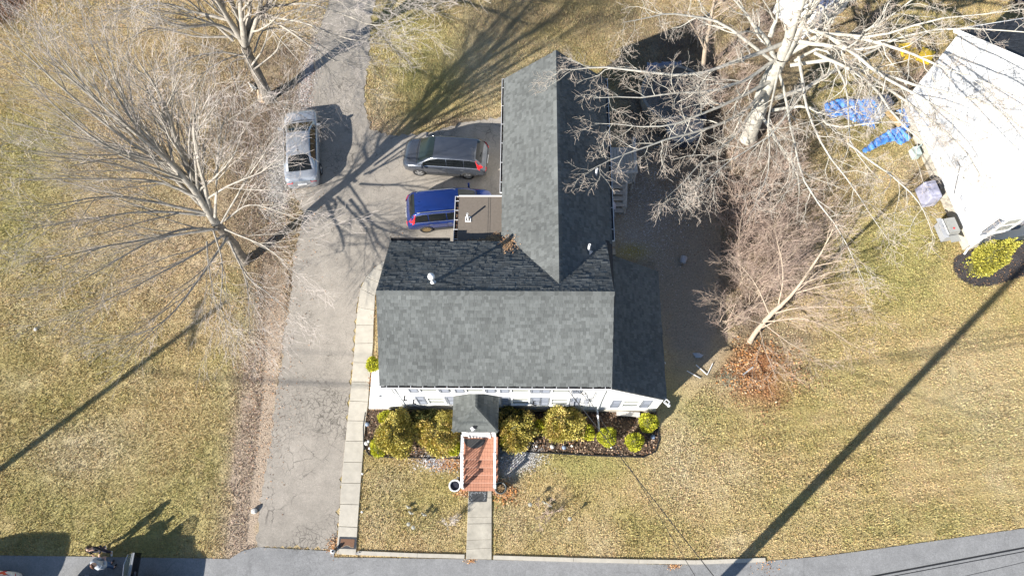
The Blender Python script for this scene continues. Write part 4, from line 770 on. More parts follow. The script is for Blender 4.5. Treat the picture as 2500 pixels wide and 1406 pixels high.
YG = [(.50, .50, .04), (.60, .54, .05), (.36, .40, .04), (.44, .46, .04)]
OG = [(.52, .43, .10), (.62, .49, .13), (.40, .36, .09), (.46, .40, .09), (.27, .26, .08)]
SHADE_G = [(.11, .12, .035), (.045, .06, .02), (.11, .10, .03)]  # dark parts of the front bushes: their shade put into the leaf colour
gy = 'yellow green globe shrubs around the front beds'
for k, (px, py, r_, h, lab) in enumerate(((945, 1022, .38, .95, 'yellow green globe shrub at the top left corner of the left front bed'), (926, 1092, .42, .85, 'yellow green globe shrub at the curved lower left end of the front bed'), (1108, 1094, .33, .8, 'small yellow green globe shrub touching the left side of the steps'),
    (1238, 1076, .34, .9, 'yellow green shrub touching the right side of the steps'), (1316, 1042, .30, 1.0, 'narrow yellow green shrub between the two big golden bushes right of the porch'), (1434, 1056, .34, .8, 'small yellow green globe shrub right of the biggest right hand bush'),
    (1482, 1066, .43, 1.1, 'yellow green globe shrub crossed by the overhead cable'), (1549, 1078, .41, 1.0, 'yellow green globe shrub in front near the right end of the bed'), (1583, 1032, .43, 1.1, 'yellow green globe shrub at the far right corner of the house'), (912, 890, .34, 1.0, 'yellow green shrub squeezed between pavement and left gable wall'))):
    evergreen(px, py, r_, h, lab, 200+k, YG, gy, n=3000, leaf=.032)
for k, (px, py, r_, ry2, h, lab, pal, tip) in enumerate(((968, 1060, .78, .95, 1.7, 'large olive green bush second from the left end of the left bed', OG, .1), (1070, 1056, .98, .92, 1.5, 'large golden brown bush in the left bed next to the steps', OG, .45), (1045, 1024, .66, .42, 1.3, 'dark shade part of the golden brown bush, added as its own bush by the wall', SHADE_G, .1), (1264, 1048, .82, .92, 1.6, 'large golden bush just right of the porch', OG, .45), (1250, 1016, .5, .34, 1.3, 'bush against the wall right of the porch, shade put into its dark green leaves', SHADE_G, .05), (1376, 1032, .90, .86, 1.7, 'large round olive and gold bush in the middle of the right bed', OG, .45))):
    evergreen(px, py, r_, h, lab, 230+k, pal, None, n=17000, leaf=.040, lump=.22, ry_=ry2, name='evergreen_bush', tip=tip)
n_root = evergreen(2386, 640, .66, 3.4, 'tall golden conifer in the mulch bed by the neighbour house corner', 240, [(.36, .33, .05), (.44, .39, .07), (.25, .25, .05)], None, n=11000, leaf=.05, lump=.14, name='golden_conifer', cone=True)
q = P(2372, 662); n_root.location = (q.x, q.y, 0)
# ------------------------------------------------------------------ neighbour's house
nroof = mat('dark_neighbour_shingle', (.055, .06, .068), .95, var=.16, scale=34, rnd=.25, spec=.15)
nh = tag(empty('neighbour_house', NA), 'tall white neighbour house with dark roof, cut by the right edge of the picture', 'house')
def np_(o): o.parent = nh; o.matrix_parent_inverse = Matrix.Translation(-NA); return o
NL = (NB-NA).length; NM = Matrix(((ND.x, NE.x, 0), (ND.y, NE.y, 0), (0, 0, 1)))
def N(a, d, z): return NA+ND*a+NE*d+Vector((0, 0, z))
ze_, zp_ = 6.15, 9.0; D_ = 13.0
b = MB(); pr = [(0, .7), (NL, .7), (NL, ze_), (NL/2, zp_), (0, ze_)]
b.add([N(a, d, z) for d in (0, D_) for a, z in pr], [(0, 1, 2, 3, 4), (9, 8, 7, 6, 5)]+[(i, 5+i, 5+(i+1) % 5, (i+1) % 5) for i in range(5)])
nwhite = mat('neighbour_siding', (.60, .61, .62), .6, var=.06, scale=1.2)
o = b.build('wall', nwhite); bb = bmesh.new(); bb.from_mesh(o.data); bmesh.ops.recalc_face_normals(bb, faces=bb.faces); bb.to_mesh(o.data); bb.free(); np_(o)
ang = math.atan2(ND.y, ND.x)
b = MB(); b.box(N(NL/2, D_/2, .34), (NL-.06, D_-.06, .74), ang); np_(b.build('foundation', concrete))
ALLTABS.clear(); TABS_PART.clear(); rb = MB()
sl_ = Vector((0, 0, zp_-ze_))+ND*(NL/2)
merge(rb, roofplane(N(-.25, D_+.2, ze_-.16), tuple(-NE), tuple(ND*(NL/2+.25)+Vector((0, 0, zp_-ze_+.18))), D_+.32, math.hypot(NL/2+.25, zp_-ze_+.18), seed=21))
merge(rb, roofplane(N(NL+.25, -.12, ze_-.16), tuple(NE), tuple(-ND*(NL/2+.25)+Vector((0, 0, zp_-ze_+.18))), D_+.32, math.hypot(NL/2+.25, zp_-ze_+.18), seed=22))
ro = np_(rb.build('roof', felt)); o = tabmesh(list(ALLTABS), 'neighbour_shingles', nroof, None); o.name = 'shingles'; np_(o); o['kind'] = 'stuff'
b = MB()
for s_ in (0, 1):
    a0 = -.27 if s_ == 0 else NL+.27
    b.bar(N(a0, -.14, ze_-.2), N(NL/2, -.14, zp_), .03, .22); b.bar(N(a0, -.14, ze_-.2), N(a0, D_+.2, ze_-.2), .03, .14)
b.box(N(NL+.012, .07, 3.4), (.03, .16, 5.4), ang); b.box(N(NL-.06, -.014, 3.4), (.14, .03, 5.4), ang); b.box(N(.06, -.014, 3.4), (.14, .03, 5.4), ang)
np_(b.build('corner_trim', trimw)); 
b = MB(); b.tube([N(NL+.1, .02, 6), N(NL+.08, .02, .4), N(NL+.25, -.1, .15)], .05, 6); np_(b.build('downspout', trimw))
def nput(o):  # front style window turned onto the south wall
    o.parent = nh; o.matrix_parent_inverse = Matrix.Translation(-NA) @ (Matrix.Translation(N(NL, 0, 0)) @ Matrix.Rotation(math.atan2(NE.y, NE.x), 4, 'Z')); return o
def hit(px, py):   # metres along the south wall and height where that sight line meets it
    d = Vector(M @ np.array([px-1250.0, py-703.0, FPX])); p0 = Vector((0, 0, H)); q = N(NL, 0, 0); t = (q-p0).dot(ND)/d.dot(ND); w_ = p0+d*t; return (w_-q).dot(NE), w_.z
wa, wz = hit(2462, 548)
window(wa, wz-.75, wz+.7, y=0, wd=1.0, par=nput)
for s_ in (-1, 1): shutter(wa+s_*.78, wz-.75, wz+.7, y=0, wd=.44, par=nput)
b = MB()
for a_, z_ in ((3.9, 2.6), (5.0, 2.3), (2.6, 5.6), (2.9, 5.4), (6.6, 1.6), (7.2, 1.5)): b = MB(); b.box(N(a_, -.06, z_), (.2, .12, .14), ang); np_(b.build('wall_vent', alu))
b = MB(); b.tube([N(6.1, -.04, 1.2), N(5.2, -.05, 2.4), N(4.9, -.05, 2.4)], .018, 5); np_(b.build('cable', dark))
# ------------------------------------------------------------------ vehicles
tyre = mat('tyre_rubber', (.02, .02, .02), .85); rimm = mat('alloy_rim', (.55, .55, .55), .3, metal=.8); bronze = mat('bronze_rim', (.45, .33, .17), .35, metal=.7)
cglass = mat('car_glass', (.010, .012, .013), .08, spec=.35); wsglass = mat('windscreen_glass', (.016, .024, .024), .08, spec=.35)
redl = mat('red_lamp', (.55, .015, .02), .2, spec=.8); clearl = mat('clear_lamp', (.6, .62, .65), .12, spec=.8); arch = mat('wheel_arch_plastic', (.03, .03, .03), .8)
def paint(n, c, r=.28, metal=.45): return mat(n, c, r, metal=metal, coat=.8)
def ip(x, tab): return float(np.interp(x, [t[0] for t in tab], [t[1] for t in tab]))
def vehicle(name, label, cat, loc, rz, pm, Ln, Wd, Ht, st, gh, wb_, wr, rim=rimm, rails=False, suv=True, clad=False, group=None, zlift=0., mirror=True, nw=3):
    """st: body stations (x, half width, top height); gh: (rear base x, rear roof x, front roof x, front base x, belt height, base half width, roof half width)"""
    root = tag(empty(name, (loc[0], loc[1], 0), rz), label, cat, group)
    b = MB(); n = 0; prof = [(0, 0), (.5, .004), (.8, .02), (.93, .06), (1.0, .16), (1.01, .30), (1.0, .62), (.97, .84), (.88, 1), (0, 1)]
    vs = []; zb = .24 if suv else .19
    for x, w_, zt in st:
        half = [(w_*a, zt-(zt-zb)*k) for a, k in prof]; ring = half+[(-y, z) for y, z in half[-2:0:-1]]; n = len(ring); vs += [(x, y, z) for y, z in ring]
    fs = [(i*n+j, (i+1)*n+j, (i+1)*n+(j+1) % n, i*n+(j+1) % n) for i in range(len(st)-1) for j in range(n)]+[tuple(range(n)), tuple((len(st)-1)*n+j for j in range(n))[::-1]]
    b.add(vs, fs); body = b.build('body', pm, root, smooth=True)
    q = bmesh.new(); q.from_mesh(body.data); bmesh.ops.recalc_face_normals(q, faces=q.faces); q.to_mesh(body.data); q.free()
    cu = MB()
    for wx in wb_:
        for s_ in (-1, 1): cu.lathe((wx, s_*(Wd/2-.13), wr+.01), [(0, -.2), (wr+.07, -.2), (wr+.07, .4), (0, .4)], 20, R=Matrix.Rotation(-s_*math.pi/2, 3, 'X'))
    co = cu.build('cutter', pm); md = body.modifiers.new('b', 'BOOLEAN'); md.object = co; md.operation = 'DIFFERENCE'; md.solver = 'EXACT'
    bpy.context.view_layer.update(); me = bpy.data.meshes.new_from_object(body.evaluated_get(bpy.context.evaluated_depsgraph_get())); 
    if len(me.vertices) > 40: old = body.data; body.modifiers.clear(); body.data = me; me.name = 'body'; body.data.materials.clear(); body.data.materials.append(pm)
    else: body.modifiers.clear()
    body.data.polygons.foreach_set('use_smooth', [True]*len(body.data.polygons))
    bpy.data.objects.remove(co)
    D0, D1, A1, A0, zbelt, wb0, wr0 = gh; zr = Ht
    def wt(x): return ip(x, [(D0, wb0*.93), (D1, wr0), (A1, wr0), (A0, wb0*.93)])
    def zt_(x): return ip(x, [(D0, zbelt+.0), (D0+(D1-D0)*.6, zbelt+(zr-zbelt)*.72), (D1, zr-.025), ((D1+A1)/2, zr), (A1, zr-.03), (A1+(A0-A1)*.4, zbelt+(zr-zbelt)*.68), (A0, zbelt)])
    def T(x, f, off=0.): return (x, f*(wt(x)+off*.4), zt_(x)-.035*f*f-.03*f**6+off)
    xs = sorted(set([D0, D0+(D1-D0)*.3, D0+(D1-D0)*.6, D1-.06 if D1 > D0+.1 else D1, D1, (D1+A1)/2, A1, A1+.07, A1+(A0-A1)*.4, A1+(A0-A1)*.7, A0])); fr = [-1, -.92, -.75, -.4, 0, .4, .75, .92, 1]; b = MB(); vs = []
    for x in xs:
        vs += [(x, -wb0*.985, zbelt-.08)]+[T(x, f) for f in fr]+[(x, wb0*.985, zbelt-.08)]
    n = len(fr)+2; b.add(vs, [(i*n+j, (i+1)*n+j, (i+1)*n+j+1, i*n+j+1) for i in range(len(xs)-1) for j in range(n-1)])
    rf = b.build('roof', pm, root, smooth=True); q = bmesh.new(); q.from_mesh(rf.data); bmesh.ops.recalc_face_normals(q, faces=q.faces)
    if sum(f.normal.z for f in q.faces) < 0: bmesh.ops.reverse_faces(q, faces=q.faces)
    q.to_mesh(rf.data); q.free()
    def top_patch(nm, x0, x1, f0, f1, m, off=.012, inset=.0):
        b = MB(); vs = []; X_ = np.linspace(x0, x1, 9)
        for x in X_: vs += [T(x, f, off) for f in np.linspace(-f0-(f1-f0)*(x-x0)/(x1-x0), f0+(f1-f0)*(x-x0)/(x1-x0), 9)]
        b.add(vs, [(i*9+j, (i+1)*9+j, (i+1)*9+j+1, i*9+j+1) for i in range(8) for j in range(8)]); return b.build(nm, m, root, smooth=True)
    top_patch('windscreen', A1+.03, A0-.04, .88, .90, wsglass); top_patch('rear_window', D1-.04, D0+(D1-D0)*(.25 if suv else .08), .82, .80, cglass)
    def side(x, k, s_, off=.012):
        a = Vector((x, s_*wb0*.985, zbelt-.02)); c = Vector(T(x, s_)); p = a+(c-a)*k; p.y += s_*off; return p
    cuts = [D0+(.55 if suv else .62)*(D1-D0)+.10]; xr = A0-.28; span = xr-cuts[0]; edges = [cuts[0], cuts[0]+span*(.24 if nw == 3 else .0), cuts[0]+span*.56, xr]
    for s_ in (-1, 1):
        for a_, c_ in zip(edges, edges[1:]):
            if c_-a_ < .05: continue
            b = MB(); X_ = np.linspace(a_+.025, c_-.025, 6); vs = [side(x, k, s_) for x in X_ for k in (.08, .9)]; b.add(vs, [(2*i, 2*i+2, 2*i+3, 2*i+1) for i in range(5)]); b.build('side_window', cglass, root)
        b = MB(); pts = [side(x, .0, s_, .014) for x in np.linspace(edges[0]-.05, edges[-1]+.1, 8)]; b.tube(pts, .012, 4); pts = [side(x, .96, s_, .010) for x in np.linspace(edges[0], edges[-1], 8)]; b.tube(pts, .009, 4); b.build('window_trim', chrome if suv else arch, root)
        for hx in (edges[2]+.12, edges[1]+.1):
            b = MB(); b.box((hx, s_*(Wd/2+.008), zbelt-.17), (.18, .035, .03)); b.build('door_handle', chrome if suv else pm, root)
        b = MB()
        for dx in (edges[2]+.0, edges[3]-.02, edges[1]-.02): b.bar((dx, s_*(Wd/2+.002), zbelt-.10), (dx-.02, s_*(Wd/2+.003), .42), .012, .008)
        b.build('door_gap', arch, root)
        if clad: b = MB(); b.box(((wb_[0]+wb_[1])/2, s_*(Wd/2-.012), .31), (wb_[0]-wb_[1]-2*wr-.1, .05, .16)); b.build('sill', arch, root)
        if mirror: b = MB(); b.box((A0-.32, s_*(Wd/2+.12), zbelt+.06), (.11, .22, .15), top=.8); b.bar((A0-.30, s_*(Wd/2-.06), zbelt-.03), (A0-.32, s_*(Wd/2+.06), zbelt+.04), .05); b.build('mirror', pm, root)
        if rails: b = MB(); b.tube([T(D1+.08, s_*.86, .01), T(D1+.2, s_*.88, .06), T(A1-.25, s_*.88, .06), T(A1-.1, s_*.86, .01)], .022, 6); b.build('roof_rail', chrome, root)
        for wx in wb_:
            b = MB(); R_ = Matrix.Rotation(-s_*math.pi/2, 3, 'X'); b.lathe((wx, s_*(Wd/2-.10), wr), [(wr*.62, .09), (wr*.66, .115), (wr*.93, .115), (wr, .07), (wr, -.09), (wr*.9, -.11), (wr*.5, -.11)], 28, R=R_); wo = b.build('wheel', tyre, root, smooth=True)
            b = MB(); rr_ = wr*.66; b.lathe((wx, s_*(Wd/2-.10), wr), [(rr_, .10), (rr_*.90, .105), (rr_*.86, .06)], 28, R=R_); b.lathe((wx, s_*(Wd/2-.10), wr), [(rr_*.26, .06), (rr_*.22, .10), (0, .105)], 14, R=R_)
            for k in range(10 if rim is bronze else 5):
                a_ = k*2*math.pi/(10 if rim is bronze else 5); c0 = Vector((wx, s_*(Wd/2-.005), wr)); dv = Vector((math.cos(a_), 0, math.sin(a_))); b.bar(c0+dv*rr_*.15, c0+dv*rr_*.9, .022, .05 if rim is bronze else .085)
            b.build('rim', rim, wo); b = MB(); b.lathe((wx, s_*(Wd/2-.10), wr), [(0, .03), (rr_*.97, .03)], 16, R=R_); b.build('brake_disc', arch, wo)
    f0 = st[-1][0]; r0 = st[0][0]
    fz = st[-3][2]; 
    for s_ in (-1, 1):
        b = MB(); x_, w_, z_ = st[-3]; x2, w2, z2 = st[-2]; b.add([(x_-.18, s_*w_*.99, z_-.10), (x_-.12, s_*w_*.80, z_-.035), (x2-.01, s_*w2*.74, z2-.05), (x2+.015, s_*w2*.92, z2-.13), (x_+.01, s_*w_*1.01, z_-.19)], [(0, 1, 2, 3, 4)]); o = b.build('headlight', clearl, root); o.location.z = .012
        b = MB(); x_, w_, z_ = st[2]; x2, w2, z2 = st[1]
        if suv: b.add([(x2-.03, s_*w2*.98, z2-.18), (x_+.12, s_*w_*1.025, z_-.12), (x_+.22, s_*w_*1.02, z_-.04), (D1+.05*(D0-D1), s_*wt(D1)*1.05, Ht-.12), (D1-.10, s_*wt(D1)*.98, Ht-.13), (D0+.02, s_*wb0*.90, zbelt+.05), (x2-.05, s_*w2*.72, z2-.04), (x2-.06, s_*w2*.75, z2-.2)], [(0, 1, 2, 6, 7), (2, 3, 4, 5), (2, 5, 6)])
        else: b.add([(x2-.03, s_*w2*1.0, z2-.16), (x_+.16, s_*w_*1.02, z_-.14), (x_+.10, s_*w_*.98, z_-.04), (x2-.02, s_*w2*.60, z2-.03), (x2-.055, s_*w2*.62, z2-.15)], [(0, 1, 2, 3, 4)])
        b.build('taillight', redl, root)
    b = MB(); b.box((r0-.02, 0, .62 if not suv else .72), (.02, .48, .13)); b.build('number_plate', trimw, root)
    b = MB(); b.box((f0-.03, 0, .42), (.09, Wd*.62, .16)); b.build('grille', arch, root)
    b = MB(); x_ = st[-3][0]-.02; b.tube([(A0+.03, -wb0*.85, zbelt+.02), (A0+.09, 0, zbelt+.04), (A0+.03, wb0*.85, zbelt+.02)], .02, 5); b.build('cowl', arch, root)
    b = MB(); p = Vector(T(D1+.22, 0)); b.add([p+Vector((.07, -.02, 0)), p+Vector((.07, .02, 0)), p+Vector((-.08, .02, 0)), p+Vector((-.08, -.02, 0)), p+Vector((-.09, 0, .06))], [(0, 1, 4), (1, 2, 4), (2, 3, 4), (3, 0, 4)]); b.build('antenna', arch if not suv else pm, root)
    if suv: b = MB(); p = Vector(T(D0+(D1-D0)*.35, 0, .03)); b.bar(p, p+Vector((.02, .3, .05)), .02); b.build('rear_wiper', arch, root)
    return root
SED = [(-2.36, .62, .62), (-2.32, .78, .90), (-2.12, .86, 1.01), (-1.7, .90, 1.03), (-1.0, .915, 1.0), (0, .92, .98), (.95, .915, .97), (1.5, .90, .91), (1.95, .875, .84), (2.18, .80, .76), (2.34, .60, .60)]
SUV = [(-2.25, .70, .66), (-2.21, .82, .95), (-2.06, .88, 1.10), (-1.6, .905, 1.13), (-.8, .91, 1.11), (0, .91, 1.09), (.9, .91, 1.08), (1.4, .90, 1.03), (1.85, .87, .97), (2.12, .78, .88), (2.25, .58, .70)]
a_, b_ = P(733, 264, .75), P(739, 451, .6)
silver = paint('silver_paint', (.34, .36, .39), .3, .4)
vehicle('parked_car', 'silver saloon car parked nose up beside the two maples on the drive', 'car', ((a_+b_)/2)[:2], math.atan2(a_.y-b_.y, a_.x-b_.x), silver, 4.72, 1.84, 1.44, SED, (-1.86, -1.0, .38, 1.28, .97, .85, .62), (1.38, -1.40), .33, suv=False, nw=2)
a_, b_ = P(984, 370, .9), P(1191, 384, .9)
vehicle('parked_suv', 'dark grey suv parked across the drive above the blue one', 'suv', ((a_+b_)/2)[:2], math.atan2(a_.y-b_.y, a_.x-b_.x)+.0, paint('dark_grey_paint', (.075, .085, .105), .25, .5), 4.5, 1.82, 1.66, SUV, (-2.14, -1.68, .50, 1.40, 1.07, .86, .67), (1.36, -1.26), .35, clad=True)
vehicle('parked_suv', 'royal blue suv with silver roof rails and bronze wheels by the flat annex roof', 'suv', (-4.03, 17.42), math.radians(6), paint('blue_paint', (.012, .035, .17), .25, .35), 4.6, 1.84, 1.70, SUV, (-2.14, -1.68, .50, 1.40, 1.07, .86, .67), (1.36, -1.30), .36, rim=bronze, rails=True, clad=True)
vehicle('parked_suv', 'black suv on the road at the bottom edge with its door standing open', 'suv', (-17.75, -1.42), 0, paint('black_paint', (.012, .012, .014), .2, .3), 4.9, 1.94, 1.76, [(x*1.08, w_*1.06, z*1.06) for x, w_, z in SUV], (-2.3, -1.9, .45, 1.4, 1.14, .9, .70), (1.46, -1.42), .38)
bd = [o for o in C.objects if o.name.startswith('parked_suv')][-1]
dr_ = MB(); dr_.box((.72, 1.46, .72), (.11, .98, .62)); do_ = dr_.build('open_door', MATS['black_paint'], bd)
sg = mat('door_window_glass', (.18, .22, .18), .05, alpha=.45, spec=.8)
b = MB(); b.box((.72, 1.46, 1.045), (.12, .96, .03)); b.box((.68, 1.46, 1.05), (.02, .94, .05)); b.build('door_sill', alu, do_)
b = MB(); b.tube([(.72, .99, 1.06), (.70, 1.02, 1.52), (.70, 1.45, 1.60), (.70, 1.85, 1.42), (.72, 1.94, 1.06)], .02, 5); b.build('window_frame', chrome, do_)
b = MB(); b.add([(.72, 1.0, 1.06), (.70, 1.03, 1.5), (.70, 1.45, 1.59), (.70, 1.83, 1.42), (.72, 1.93, 1.06)], [(0, 1, 2, 3, 4)]); b.build('door_window', sg, do_)
vehicle('parked_car', 'white car with a red tail lamp, cut by the bottom left corner', 'car', (-24.38, -1.18), math.pi, paint('white_paint', (.62, .62, .60), .3, .0), 4.55, 1.82, 1.62, SUV, (-2.14, -1.68, .50, 1.40, 1.07, .86, .67), (1.36, -1.26), .35)
q = P(2500, -18); vehicle('parked_car', 'dark blue car just inside the top right corner of the picture', 'car', (q.x+1.1, q.y+.3), math.radians(200), paint('navy_paint', (.012, .02, .07), .25, .4), 4.6, 1.82, 1.6, SUV, (-2.14, -1.68, .50, 1.40, 1.07, .86, .67), (1.36, -1.26), .35)
# ------------------------------------------------------------------ people
def skinned(name, nodes, edges, m, parent, sub=2):
    me = bpy.data.meshes.new(name); me.from_pydata([n[:3] for n in nodes], edges, []); o = bpy.data.objects.new(name, me); C.objects.link(o)
    o.modifiers.new('s', 'SKIN'); sv_ = me.skin_vertices[0].data
    for i, n in enumerate(nodes): r_ = n[3]; r2 = n[4] if len(n) > 4 else r_; sv_[i].radius = (r_, r2)
    sv_[0].use_root = True; md = o.modifiers.new('u', 'SUBSURF'); md.levels = sub; md.render_levels = sub
    bpy.context.view_layer.update(); me2 = bpy.data.meshes.new_from_object(o.evaluated_get(bpy.context.evaluated_depsgraph_get())); o.modifiers.clear(); o.data = me2; me2.name = name
    me2.materials.clear(); me2.materials.append(m); me2.polygons.foreach_set('use_smooth', [True]*len(me2.polygons)); o.parent = parent; return o
skin = mat('skin', (.55, .34, .25), .6)
def person(loc, rz, label, topm, legm, shoem, hairm, pose, hairlen=.3, coat=.0, bag=None):
    root = tag(empty('person', (loc[0], loc[1], 0), rz), label, 'person', None); L_ = pose
    n = [(0, 0, .95, .12, .15), (0, 0, 1.10, .10, .13), (.01, 0, 1.30, .11, .15), (0, 0, 1.44, .07, .09), (.01, 0, 1.52, .05), (.03, 0, 1.60, .085, .075), (.03, 0, 1.70, .085, .07), (.02, 0, 1.755, .045)]
    e = [(0, 1), (1, 2), (2, 3), (3, 4), (4, 5), (5, 6), (6, 7)]; parts = {}
    for s_, k in ((1, 'L'), (-1, 'R')):
        sh = (.0, s_*.19, 1.41); el = L_[k+'e']; wr_ = L_[k+'w']; i = len(n)
        wv, ev = Vector(wr_), Vector(el); d = (wv-ev).normalized(); palm = wv+d*.07; sdv = d.cross(Vector((0, 0, 1))).normalized() if abs(d.z) < .95 else Vector((1, 0, 0))
        n += [(*sh, .055), (*el, .042), (*wr_, .028), (*palm, .032, .018)]; e += [(3, i), (i, i+1), (i+1, i+2), (i+2, i+3)]; parts[k] = (sh, el, wr_)
        for f in range(5):
            off = sdv*(f-1.5)*.02 if f < 4 else sdv*-.05; base = palm+d*(.035 if f < 4 else -.01)+off; tip_ = base+d*(.05+.008*(1 if f in (1, 2) else 0)) if f < 4 else base+d*.03+off*.3; tip_ = tip_+Vector((.012, 0, -.01)); j = len(n)
            n += [(*base, .0095), (*tip_, .008)]; e += [(i+3, j), (j, j+1)]
        hp_ = (0, s_*.09, .90); kn, an_ = L_[k+'k'], L_[k+'a']; i = len(n)
        n += [(*hp_, .10), (*kn, .062), (*an_, .042), (an_[0]+.12, an_[1]+.01*s_, .045, .03)]; e += [(0, i), (i, i+1), (i+1, i+2), (i+2, i+3)]
        parts[k+'leg'] = (hp_, kn, an_)
    skinned('body', n, e, skin, root)
    c = coat; tn = [(0, 0, .92-c*.6, .135+c*.3, .17+c*.3), (0, 0, 1.08, .115+c*.4, .15+c*.4), (.01, 0, 1.30, .125+c*.4, .17+c*.4), (0, 0, 1.43, .085, .12), (0, 0, 1.49, .062)]; te = [(0, 1), (1, 2), (2, 3), (3, 4)]
    for k in 'LR':
        sh, el, wr_ = parts[k]; i = len(tn); tn += [(*sh, .068+c*.25), (*el, .056+c*.3), (*wr_, .040+c*.15)]; te += [(3, i), (i, i+1), (i+1, i+2)]
    skinned('jacket', tn, te, topm, root)
    ln = [(0, 0, .98, .13, .16)]; le = []
    for k in 'LR':
        h_, kn, an_ = parts[k+'leg']; i = len(ln); ln += [(*h_, .108), (*kn, .075), (an_[0], an_[1], an_[2]+.02, .058)]; le += [(0, i), (i, i+1), (i+1, i+2)]
    skinned('trousers', ln, le, legm, root)
    for k in 'LR':
        an_ = parts[k+'leg'][2]; skinned('shoe', [(an_[0]-.05, an_[1], .05, .05), (an_[0]+.06, an_[1], .05, .045), (an_[0]+.19, an_[1], .04, .035)], [(0, 1), (1, 2)], shoem, root)
    skinned('hair', [(-.02, 0, 1.78, .05), (-.01, 0, 1.70, .095, .10), (-.05, 0, 1.60, .075, .10), (-.09, 0, 1.50, .05, .10), (-.12, 0, 1.50-hairlen, .03, .08)], [(0, 1), (1, 2), (2, 3), (3, 4)], hairm, root)
    for s_ in (1, -1): b = MB(); b.lathe((.112, s_*.032, 1.655), [(0, -.008), (.009, 0), (0, .008)], 6); b.build('eye', dark, root)
    b = MB(); b.add([(.115, -.012, 1.62), (.115, .012, 1.62), (.142, 0, 1.615), (.118, 0, 1.665)], [(0, 1, 2), (0, 2, 3), (1, 3, 2)]); b.build('nose', skin, root); return root
hair1 = mat('dark_brown_hair', (.045, .028, .018), .6); hair2 = mat('auburn_hair', (.11, .05, .028), .6)
blk = mat('black_knit', (.012, .012, .016), .9); navy = mat('dark_jeans', (.03, .03, .055), .9); jeans = mat('blue_jeans', (.08, .16, .34), .9); shw = mat('white_shoes', (.7, .7, .7), .6); shb = mat('dark_shoes', (.02, .018, .02), .7); coatm = mat('pale_grey_coat', (.36, .39, .42), .8, var=.15, scale=9)
q = P(266, 1341); person((q.x, q.y), math.radians(-75), 'person with brown hair, black top, dark trousers and white shoes standing on the grass verge', blk, navy, shw, hair1, dict(Le=(.10, .27, 1.17), Lw=(.26, .16, 1.08), Re=(.02, -.27, 1.15), Rw=(.16, -.24, .95), Lk=(.10, .11, .50), La=(.14, .13, .09), Rk=(.02, -.10, .49), Ra=(-.16, -.12, .09)), .12)
q = P(277, 1379); person((q.x, q.y), math.radians(60), 'person with long brown hair, pale grey coat and blue jeans standing on the road', coatm, jeans, shb, hair2, dict(Le=(.08, .28, 1.16), Lw=(.26, .10, 1.14), Re=(.08, -.28, 1.16), Rw=(.28, -.10, 1.16), Lk=(.05, .10, .50), La=(.02, .11, .09), Rk=(.02, -.10, .49), Ra=(-.06, -.11, .09)), .30, coat=.16)
# ------------------------------------------------------------------ back deck, pool, tarps and garden things
dk = tag(empty('back_deck', (4.8, 19.9, 0)), 'small grey weathered wooden deck with rails and steps behind the house', 'deck')
def dp(o): o.parent = dk; o.matrix_parent_inverse = Matrix.Translation((-4.8, -19.9, 0)); return o
for k in range(11): b = MB(); b.box((3.72+.07+k*.165, 19.9, .93), (.15, 2.1, .03)); dp(b.build('plank', wood))
for x_ in (3.7, 5.5):
    for y_ in (18.9, 20.9): b = MB(); b.box((x_, y_, .95), (.1, .1, 1.9)); dp(b.build('post', wood))
b = MB()
b.box((4.6, 18.87, .84), (1.9, .04, .16)); dp(b.build('beam', wood)); b = MB(); b.box((5.58, 19.9, .84), (.04, 2.1, .16)); dp(b.build('beam', wood))
b = MB(); b.box((4.85, 18.9, 1.92), (1.5, .16, .04)); b.box((5.5, 19.95, 1.925), (.16, 1.95, .04)); b.box((4.85, 18.9, 1.1), (1.4, .04, .07)); b.box((5.5, 19.9, 1.1), (.04, 1.9, .07)); rl = dp(b.build('railing', wood))
for k in range(9): b = MB(); b.box((4.2+k*.145, 18.9, 1.5), (.035, .035, .8)); b.build('baluster', wood, rl)
for k in range(12): b = MB(); b.box((5.5, 19.05+k*.155, 1.5), (.035, .035, .8)); b.build('baluster', wood, rl)
for k in range(5): b = MB(); b.box((4.55, 18.7-k*.27, .78-k*.16), (1.0, .26, .04)); dp(b.build('step', wood))
b = MB(); b.bar((5.07, 18.9, 1.7), (5.07, 17.5, .85), .09, .05); b.box((5.07, 17.5, .43), (.09, .09, .86)); b.bar((5.07, 18.8, .8), (5.07, 17.5, .08), .2, .04); b.bar((4.03, 18.8, .8), (4.03, 17.5, .08), .2, .04); dp(b.build('stair_rail', wood))
def thing1(name, label, cat, mb, m, group=None, smooth=False): return tag(mb.build(name, m, None, smooth), label, cat, group)
pb_ = mat('tied_bag', (.5, .48, .54), .7); q = P(1490, 500, .6); b = MB(); b.lathe((q.x+.05, q.y, 0), [(0, 0), (.2, .02), (.28, .3), (.24, .6), (.1, .8), (.05, .86), (.1, .93)], 9); thing1('rubbish_bag', 'pale lilac bag standing by the deck steps at the house wall', 'bag', b, pb_)
b = MB(); q = P(1492, 528, .3); b.box((q.x, q.y, .3), (.3, .38, .6)); b.box((q.x, q.y, .62), (.34, .42, .05)); thing1('storage_bin', 'small grey lidded bin by the back wall below the pale bag', 'bin', b, mat('grey_bin', (.26, .25, .24), .7))
pv_ = tag(empty('stepping_slabs'), kind='structure')
for k in range(5): slab([(1486+k, 548+k*19), (1499+k, 548+k*19), (1501+k, 565+k*19), (1488+k, 565+k*19)], .06, pv_, name='slab', m=concdark)
